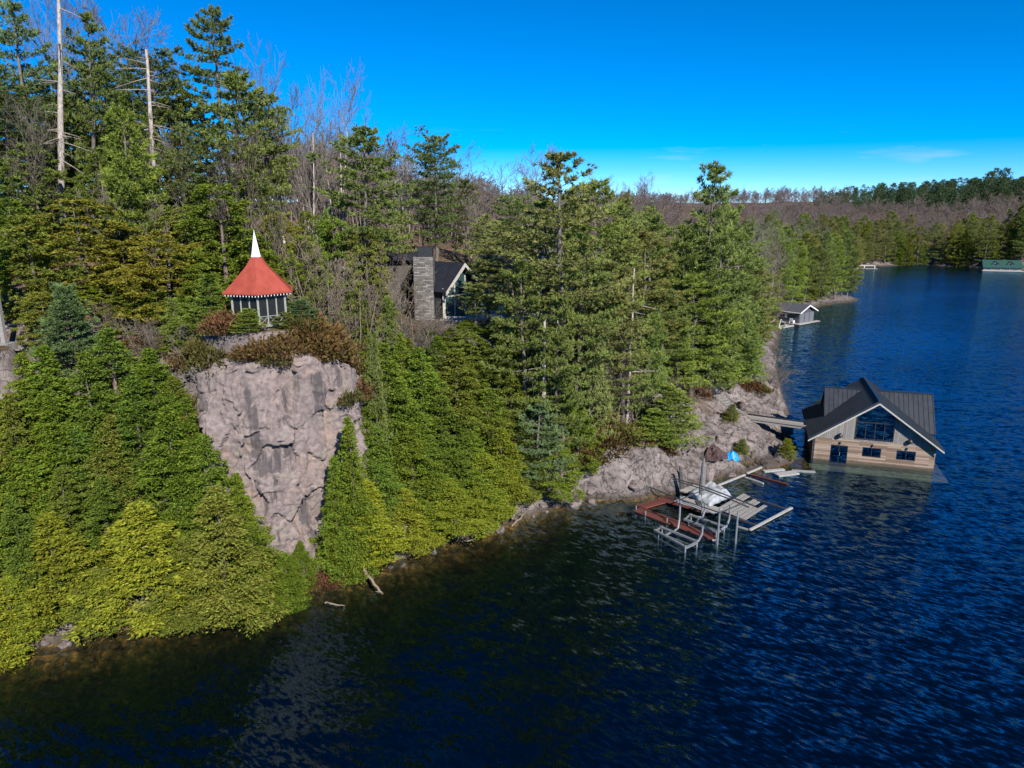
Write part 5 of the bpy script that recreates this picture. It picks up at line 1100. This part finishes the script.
# boat lifts
def boat_lift(label, R1, R2, posts, vert):
    root = rooted('boat_lift', R1[0], label, 'boat lift', 'boat lifts at the docks'); o = root.location
    a0, a1, b0_, b1_ = [Vector(p) - o for p in (R1[0], R1[1], R2[0], R2[1])]
    for p, q in ((a0, a1), (b0_, b1_)): MB().beam(p, q, .16, .14).build('rail', 'alu', root); MB().beam(p + Vector((0, 0, -.55)), q + Vector((0, 0, -.55)), .1, .1).build('lower_rail', 'alu', root)
    for p, q in ((a0, b0_), (a1, b1_), (a0.lerp(a1, .3), b0_.lerp(b1_, .3))): MB().beam(p + Vector((0, 0, -.13)), q + Vector((0, 0, -.13)), .12, .12).build('crossbar', 'alu', root)
    for p in (a0.lerp(a1, .06), a1, b0_.lerp(b1_, .15), b1_): MB().tube([p + Vector((0, 0, -3)), p + Vector((0, 0, .12 if vert is None else vert))], .07, 8).build('upright', 'alu', root)
    for pts in posts: MB().tube([Vector(p) - o for p in pts], .085, 8).build('post', 'alu', root)
def up(p, dz): return Vector((p[0], p[1], p[2] + dz))
z0 = .45
f0 = P1(357, 560, .2); f1 = P1(525, 640, .2)
boat_lift('galvanised boat lift cradle outermost in the water beside the red dock', (P1(220, 560, z0), P1(490, 668, z0)), (P1(178, 585, z0), P1(405, 708, z0)),
          [[up(f0, 2.7), up(f0, .6), P1(350, 572, .3), P1(322, 594, .25)], [up(f1, 1.0), up(f1, .3), P1(500, 664, .3), P1(455, 690, .3), P1(405, 712, .25)]], None)
f2 = P1(545, 470, .3); f3 = P1(640, 655, .05); f4 = P1(722, 540, .3)
boat_lift('galvanised boat lift cradle between the white tarp and the outer lift', (P1(432, 470, z0), P1(690, 560, z0)), (P1(395, 505, z0), P1(632, 600, z0)),
          [[up(f2, .9), up(f2, .3), P1(530, 492, .3), P1(495, 488, .3)], [up(f3, 2.7), up(f3, 0), P1(600, 660, .05)], [up(f4, 1.7), up(f4, .4), P1(705, 560, .35), P1(632, 598, .3)], [P1(524, 480, .2), P1(524, 480, 2.0) - (P1(524, 480, 2.0) - P1(524, 480, .2)).normalized() * 0 + Vector((0, 0, 0))] if False else [P1(524, 476, .2), up(P1(524, 476, .2), 1.1)]], None)
# overhead canopy frame
cf = rooted('canopy_frame', P2(310, 310, 1.5), 'dark pipe canopy frame without cover over the boat lifts', 'canopy frame')
zc = 2.75
def cbeam(pts, r=.06, mat='dark_pipe', name='beam'): MB().tube([Vector(p) - cf.location for p in pts], r, 6).build(name, mat, cf)
cbeam([P2(55, 275, zc - .4), P2(150, 240, zc), P2(310, 305, zc), P2(510, 372, zc)])
cbeam([P2(265, 192, zc), P2(440, 243, zc), P2(570, 292, zc), P2(690, 338, zc)])
cbeam([P2(270, 203, zc - .1), P2(440, 256, zc - .1), P2(560, 302, zc - .1), P2(660, 345, zc - .1)])
cbeam([P2(510, 372, zc), P2(660, 312, zc)]); cbeam([P2(310, 305, zc), P2(440, 250, zc)])
for a in ((510, 372), (605, 362)):
    p = P2(*a, zc); cbeam([(p.x, p.y, -2), (p.x, p.y, zc)], .07, 'alu', 'post')
# swamped grey deck with gaps
gd = rooted('deck', P2(600, 340, 0), 'grey deck with missing planks, half sunk behind the boat lifts', 'deck')
for k in range(7):
    t = k / 6; a = Vector(P2(505 + t * 130, 352 + t * 42, .25)); b_ = Vector(P2(640 + t * 105, 275 + t * 48, .25))
    if k in (2, 5): b_ = a.lerp(b_, .7)
    plank_run(gd, a, b_, .34, .24 - .03 * k, 'plank', 'grey_wood', .06)
plank_run(gd, P2(500, 365, .1), P2(760, 450, .1), .16, .06, 'joist', 'dark_pipe', .2); plank_run(gd, P2(630, 275, .1), P2(870, 355, .1), .16, .06, 'joist', 'dark_pipe', .2)
plank_run(gd, P2(665, 460, .15), P2(880, 346, .15), .22, .2, 'edge_beam', 'foam', .14)
plank_run(gd, P2(600, 440, .1), P2(668, 460, .1), .16, .12, 'edge_beam', 'grey_wood', .14)
p = P2(605, 370, 2) - gd.location; MB().tube([(p.x, p.y, -2), (p.x, p.y, 2)], .07, 8).build('post', 'alu', gd)
# main shore deck strip + tarp + parasol
md = rooted('deck', P2(560, 250, 0), 'low grey plank deck along the rock behind the white tarp', 'deck')
plank_run(md, P2(300, 300, .3), P2(500, 365, .3), 1.6, .3, 'planking', 'plank', .14)
plank_run(md, P2(500, 232, .3), P2(640, 176, .3), .2, .34, 'edge_beam', 'foam', .14); plank_run(md, P2(650, 170, .3), P2(725, 138, .3), .2, .34, 'edge_beam', 'foam', .14)
plank_run(md, P2(520, 290, .3), P2(330, 235, .3), 2.4, .28, 'planking', 'plank', .14)
tp = rooted('tarp', P2(470, 330, .3), 'crumpled pale tarp over a low box on the shore deck', 'tarp'); tp.location.z = .3
r = np.random.default_rng(4)
c4 = [np.array(P2(*a, .3)) for a in ((345, 285), (455, 342), (572, 290), (468, 228))]
nu = 26; V = []
for i in range(nu):
    for j in range(nu):
        u, v = i / (nu - 1), j / (nu - 1); p = (c4[0] * (1 - u) + c4[1] * u) * (1 - v) + (c4[3] * (1 - u) + c4[2] * u) * v
        e_ = min(u, 1 - u, v, 1 - v); hgt = .55 * min(1, e_ / .07) ** .6 * (.75 + .25 * v) + .16 * float(fbm(u * 5, v * 5, 3, 3)) * min(1, e_ / .1)
        V.append(p + np.array([.06 * math.sin(v * 19), .06 * math.sin(u * 23), max(hgt, 0)]) - np.array(tp.location))
idx = np.arange(nu * nu).reshape(nu, nu); F = np.stack([idx[:-1, :-1], idx[1:, :-1], idx[1:, 1:], idx[:-1, 1:]], -1).reshape(-1, 4)
o = link('sheet', np_mesh('tarp_sheet', V, F, 'tarp'), tp); sd = o.modifiers.new('thick', 'SOLIDIFY'); sd.thickness = .02
q = P2(415, 325, .3); pr_ = empty('parasol', (q.x, q.y, .3), 0, 'tall closed grey parasol standing beside the pale tarp', 'parasol')
MB().tube([(0, 0, 0), (0, 0, 4.3)], .05, 8).build('pole', 'alu', pr_)
MB().tube([(0, 0, .9), (0, 0, 1.1), (0, 0, 2.2), (0, 0, 3.6), (0, 0, 4.2)], [.24, .27, .24, .18, .06], 9).build('canopy', 'canvas', pr_)
MB().span((-.4, -.4, 0), (.4, .4, .1)).build('base', 'dark_pipe', pr_)
def heap(name, p, size, mat, label, cat, seed, rough=.22):
    V = []; F = []; n1_, n2_ = 20, 9
    for i in range(n2_):
        for j in range(n1_):
            ph = (i / (n2_ - 1)) * math.pi / 2; th = j / n1_ * 2 * math.pi
            k = 1 + rough * float(fbm(math.cos(th) * 1.7 + seed, math.sin(th) * 1.7, ph * 1.6, 3))
            V.append((math.cos(th) * math.cos(ph) * size[0] * k, math.sin(th) * math.cos(ph) * size[1] * k, math.sin(ph) * size[2] * k - .1))
    for i in range(n2_ - 1):
        for j in range(n1_): F.append((i * n1_ + j, i * n1_ + (j + 1) % n1_, (i + 1) * n1_ + (j + 1) % n1_, (i + 1) * n1_ + j))
    mb = MB().add(V, F); o = mb.build(name, mat); o.location = p; return tag(o, label, cat)
q = at_z(731, 459, 1.0); heap('blue_tarp', (q.x, q.y, max(Hs(q.x, q.y), .2) + .30), (.80, .7, 1.0), 'blue_tarp', 'bright blue tarp bundled into a heap on the rock', 'tarp', 3, .14)
q = at_z(714, 465, .9); zb_ = max(Hs(q.x, q.y), .2) + .05
bp = tag(heap('brush_pile', (q.x, q.y, zb_), (1.1, .8, 1.15), 'brush', 'purplish brown pile of brush beside the blue tarp', 'brush pile', 8, .35), kind='thing')
q = P2(322, 240, .5); lb = empty('board', (q.x, q.y, .3), .6, 'narrow dark board leaning against the pale rock by the tarp', 'board'); MB().slab([(-.28, 0, 0), (.28, 0, 0), (.12, .5, 2.1), (-.05, .5, 2.1)], (0, .08, 0)).build('board_body', 'dark_pipe', lb)
# floats and loose planks
for (a, b_, w_, mat, nm, lab, ct_) in [((650, 172), (860, 228), .3, 'red_plank', 'loose_plank', 'long red plank floating in the gap before the timber boathouse', 'plank'),
        ((735, 160), (840, 150), .45, 'foam', 'float_block', 'long white float lying at the rock edge, nearest the shore', 'float'), ((800, 178), (905, 165), .9, 'foam', 'float_block', 'broad white float panel awash before the timber boathouse', 'float'),
        ((880, 155), (1000, 163), .35, 'grey_wood', 'loose_plank', 'pale plank floating at the corner of the timber boathouse', 'plank'), ((640, 190), (735, 222), .16, 'foam', 'pipe', 'pale pipe floating beside the long red plank', 'pipe')]:
    p = P2(*a, .05); ro = rooted(nm, p, lab, ct_); plank_run(ro, p, P2(*b_, .05), w_, .1, 'body', mat, .16)

# ------------------------------------------------------------------ post and roof corner at the left edge of the photo
q = at_y(-25, 338, 48.6); zg = Hs(q.x, 48.6); sh_ = empty('shelter', (q.x, 48.6, zg), 0, 'grey wooden shelter corner with thick post at the left edge', 'shelter')
ht = at_y(4, 236, 48.6).z - zg
MB().span((-.13, -.17, -.5), (.13, .17, ht)).build('post', 'grey_post', sh_, .02); MB().span((.132, -.14, -.5), (.27, .18, ht - .3)).build('side_panel', 'dark_siding', sh_)  # post, and a darker strip along its right side
MB().span((-4.0, -.2, ht), (.35, .2, ht + .35)).build('beam', 'grey_wood', sh_)
roof = MB(); roof_plane(roof, (-4.5, -.7, ht + .3), (.55, -.7, ht + .3), (.55, 3.2, ht + 1.6), (-4.5, 3.2, ht + 1.6), .15, 0); roof.build('roof', 'shingle', sh_)
MB().span((-4.3, 2.6, -.5), (-4.0, 2.9, ht + 1.2)).span((-.15, 2.6, -.5), (.15, 2.9, ht + 1.2)).build('rear_post', 'grey_wood', sh_)
MB().span((-4.6, -1.0, -.55), (.5, 3.4, -.05)).build('deck', 'plank', sh_)

# ------------------------------------------------------------------ boulders, logs
def boulder_mesh(seed):
    V = []; F = []; a_, b_ = 18, 12; rq = np.random.default_rng(seed + 40); PL = [(unit(rq.normal(size=3)), rq.uniform(.45, .75)) for _ in range(11)]
    for i in range(b_):
        for j in range(a_):
            ph = -math.pi / 2 + i / (b_ - 1) * math.pi; th = j / a_ * 2 * math.pi
            v = np.array([math.cos(th) * math.cos(ph), math.sin(th) * math.cos(ph), math.sin(ph)]); k = 1 + .12 * float(fbm(*(v * 1.6 + seed * 3.7), 3))
            for nn_, c_ in PL: v = v - nn_ * max(0, float(v @ nn_) - c_)
            V.append(v * k * 1.25)
    for i in range(b_ - 1):
        for j in range(a_): F.append((i * a_ + j, i * a_ + (j + 1) % a_, (i + 1) * a_ + (j + 1) % a_, (i + 1) * a_ + j))
    return np_mesh('boulder', V, F, 'granite', False)
BM = [boulder_mesh(s) for s in range(6)]
rb = random.Random(4); BOULD = []
cum = np.r_[0, np.cumsum(np.hypot(*np.diff(SHORE, axis=0).T))]
def boulder(x, y, s, z, region):
    o = link('boulder', rb.choice(BM)); o.location = (x, y, z); o.scale = (s * rb.uniform(.8, 1.3), s * rb.uniform(.7, 1.1), s * rb.uniform(.5, .8)); o.rotation_euler = (rb.uniform(-.3, .3), rb.uniform(-.3, .3), rb.uniform(0, 6.28)); BOULD.append((o, region)); return o
for i in range(62):
    s = rb.uniform(cum[3], cum[13]); x = np.interp(s, cum, SHORE[:, 0]); y = np.interp(s, cum, SHORE[:, 1]); of = rb.uniform(-.7, .9)
    x -= of * .5; y += of * .8; boulder(x, y, rb.uniform(.18, .5), max(Hs(x, y), -.35) + .05, 'shore')
for i in range(16):
    px = rb.uniform(690, 775); py = rb.uniform(400, 462); q = at_z(px, py, 2.5); boulder(q.x, q.y, rb.uniform(.4, 1.0), Hs(q.x, q.y), 'point')
BOULD.sort(key=lambda b: to_px(b[0].location)[0])
for k, (o, reg) in enumerate(BOULD):
    s = (o.scale[0] + o.scale[1]) / 2; adj = 'small' if s < .4 else ('middling' if s < .7 else 'large')
    o['category'] = 'boulder'; o['group'] = 'boulders along the shore' if reg == 'shore' else 'boulders on the bare point'
ORD = ['first', 'second', 'third', 'fourth', 'fifth', 'sixth', 'seventh', 'eighth', 'ninth', 'tenth', 'eleventh', 'twelfth', 'thirteenth', 'fourteenth', 'fifteenth', 'sixteenth', 'seventeenth', 'eighteenth', 'nineteenth', 'twentieth']
TENS = {20: 'twenty', 30: 'thirty', 40: 'forty', 50: 'fifty', 60: 'sixty', 70: 'seventy'}
def ordinal(k):
    if k < 20: return ORD[k]
    t, u = (k + 1) // 10 * 10, (k + 1) % 10
    return TENS[t] + '-' + ORD[u - 1] if u else TENS[t][:-1] + 'ieth'
for reg, where in (('shore', 'at the foot of the shore cedars'), ('point', 'on the bare rock by the footbridge')):
    rows = {}
    for o, g_ in BOULD:
        if g_ != reg: continue
        s = (o.scale[0] + o.scale[1]) / 2; rows.setdefault('small' if s < .4 else ('middle-sized' if s < .65 else 'large'), []).append(o)
    for adj, os_ in rows.items():
        for k, o in enumerate(os_): o['label'] = f'{adj} grey boulder {where}, {ordinal(k)} from the left'
def log(p, q_, r0, r1, name, label, cat, stubs=0, seed=0):
    rr_ = np.random.default_rng(seed); p, q_ = np.array(p), np.array(q_); A = Acc(); s = np.linspace(0, 1, 8)[:, None]; pts = p * (1 - s) + q_ * s + rr_.normal(size=(8, 3)) * .05
    pts = pts - p; A.add(tube_np(pts, np.linspace(r0, r1, 8), 7))
    for i in range(stubs):
        u = rr_.uniform(.3, .95); c = pts[0] * (1 - u) + pts[-1] * u; d = rr_.normal(size=3); d[2] = abs(d[2]) * .6; d = d / np.linalg.norm(d) * rr_.uniform(.4, 1.3); A.add(tube_np([c, c + d * .6, c + d + rr_.normal(size=3) * .1], [r1 * .7, r1 * .4, .01], 4))
    o = link(name, A.mesh(name, 'log')); o.location = tuple(p); return tag(o, label, cat)
a_, b_ = at_z(364, 570, .9), at_z(383, 595, -.15); log(a_, b_, .13, .08, 'log', 'slanting brown log sliding into the water below the cliff', 'log', 1, 1)
a_, b_ = at_z(325, 603, .05), at_z(345, 606, .02); log(a_, b_, .07, .04, 'log', 'short pale log floating near the red shore ledge', 'log', 0, 2)
a_, b_ = at_z(462, 541, .3), at_z(474, 540, .25); log(a_, b_, .08, .06, 'log', 'short white log lying at the cedars farthest along the shore', 'log', 0, 3)
a_, b_ = at_z(512, 520, .4), at_z(520, 492, 2.2); log(a_, b_, .12, .04, 'root_tangle', 'bleached tangle of roots and branches at the waterline', 'driftwood', 22, 4)
a_, b_ = at_z(512, 526, .1), at_z(530, 508, .9); log(a_, b_, .09, .03, 'driftwood', 'bleached branch lying against the root tangle', 'driftwood', 12, 5)
a_, b_ = at_y(148, 330, 50.6), at_y(176, 352, 49.6); log((a_.x, a_.y, Hs(a_.x, a_.y) + .6), (b_.x, b_.y, Hs(b_.x, b_.y) + .9), .12, .05, 'fallen_tree', 'bleached fallen tree with bare limbs left of the cliff', 'fallen tree', 22, 6)
a_, b_ = at_y(165, 322, 51.5), at_y(186, 345, 50.2); log((a_.x, a_.y, Hs(a_.x, a_.y) + .8), (b_.x, b_.y, Hs(b_.x, b_.y) + .7), .10, .04, 'fallen_tree', 'smaller bleached fallen tree lying just behind the first one', 'fallen tree', 18, 7)

# ------------------------------------------------------------------ labels for the trees: each told apart by look and place
rows = {}
for root, kind, tint, px, region, label in TREES:
    root['category'] = CAT[KNAME[kind]]
    root['group'] = {'tree': KNAME[kind].replace('_', ' ') + 's ', 'shrub': KNAME[kind].replace('_', ' ') + 's '}[root['category']] + region
    if label: root['label'] = label
    else: rows.setdefault((COLWORD[tint] + ' ' + KWORD[kind], region), []).append((px, root))
for (what, region), lst in rows.items():
    lst.sort(key=lambda a: a[0])
    for k, (px, root) in enumerate(lst):
        root['label'] = f'{what} {region}' + ('' if len(lst) == 1 else f', {ordinal(k)} from the left')
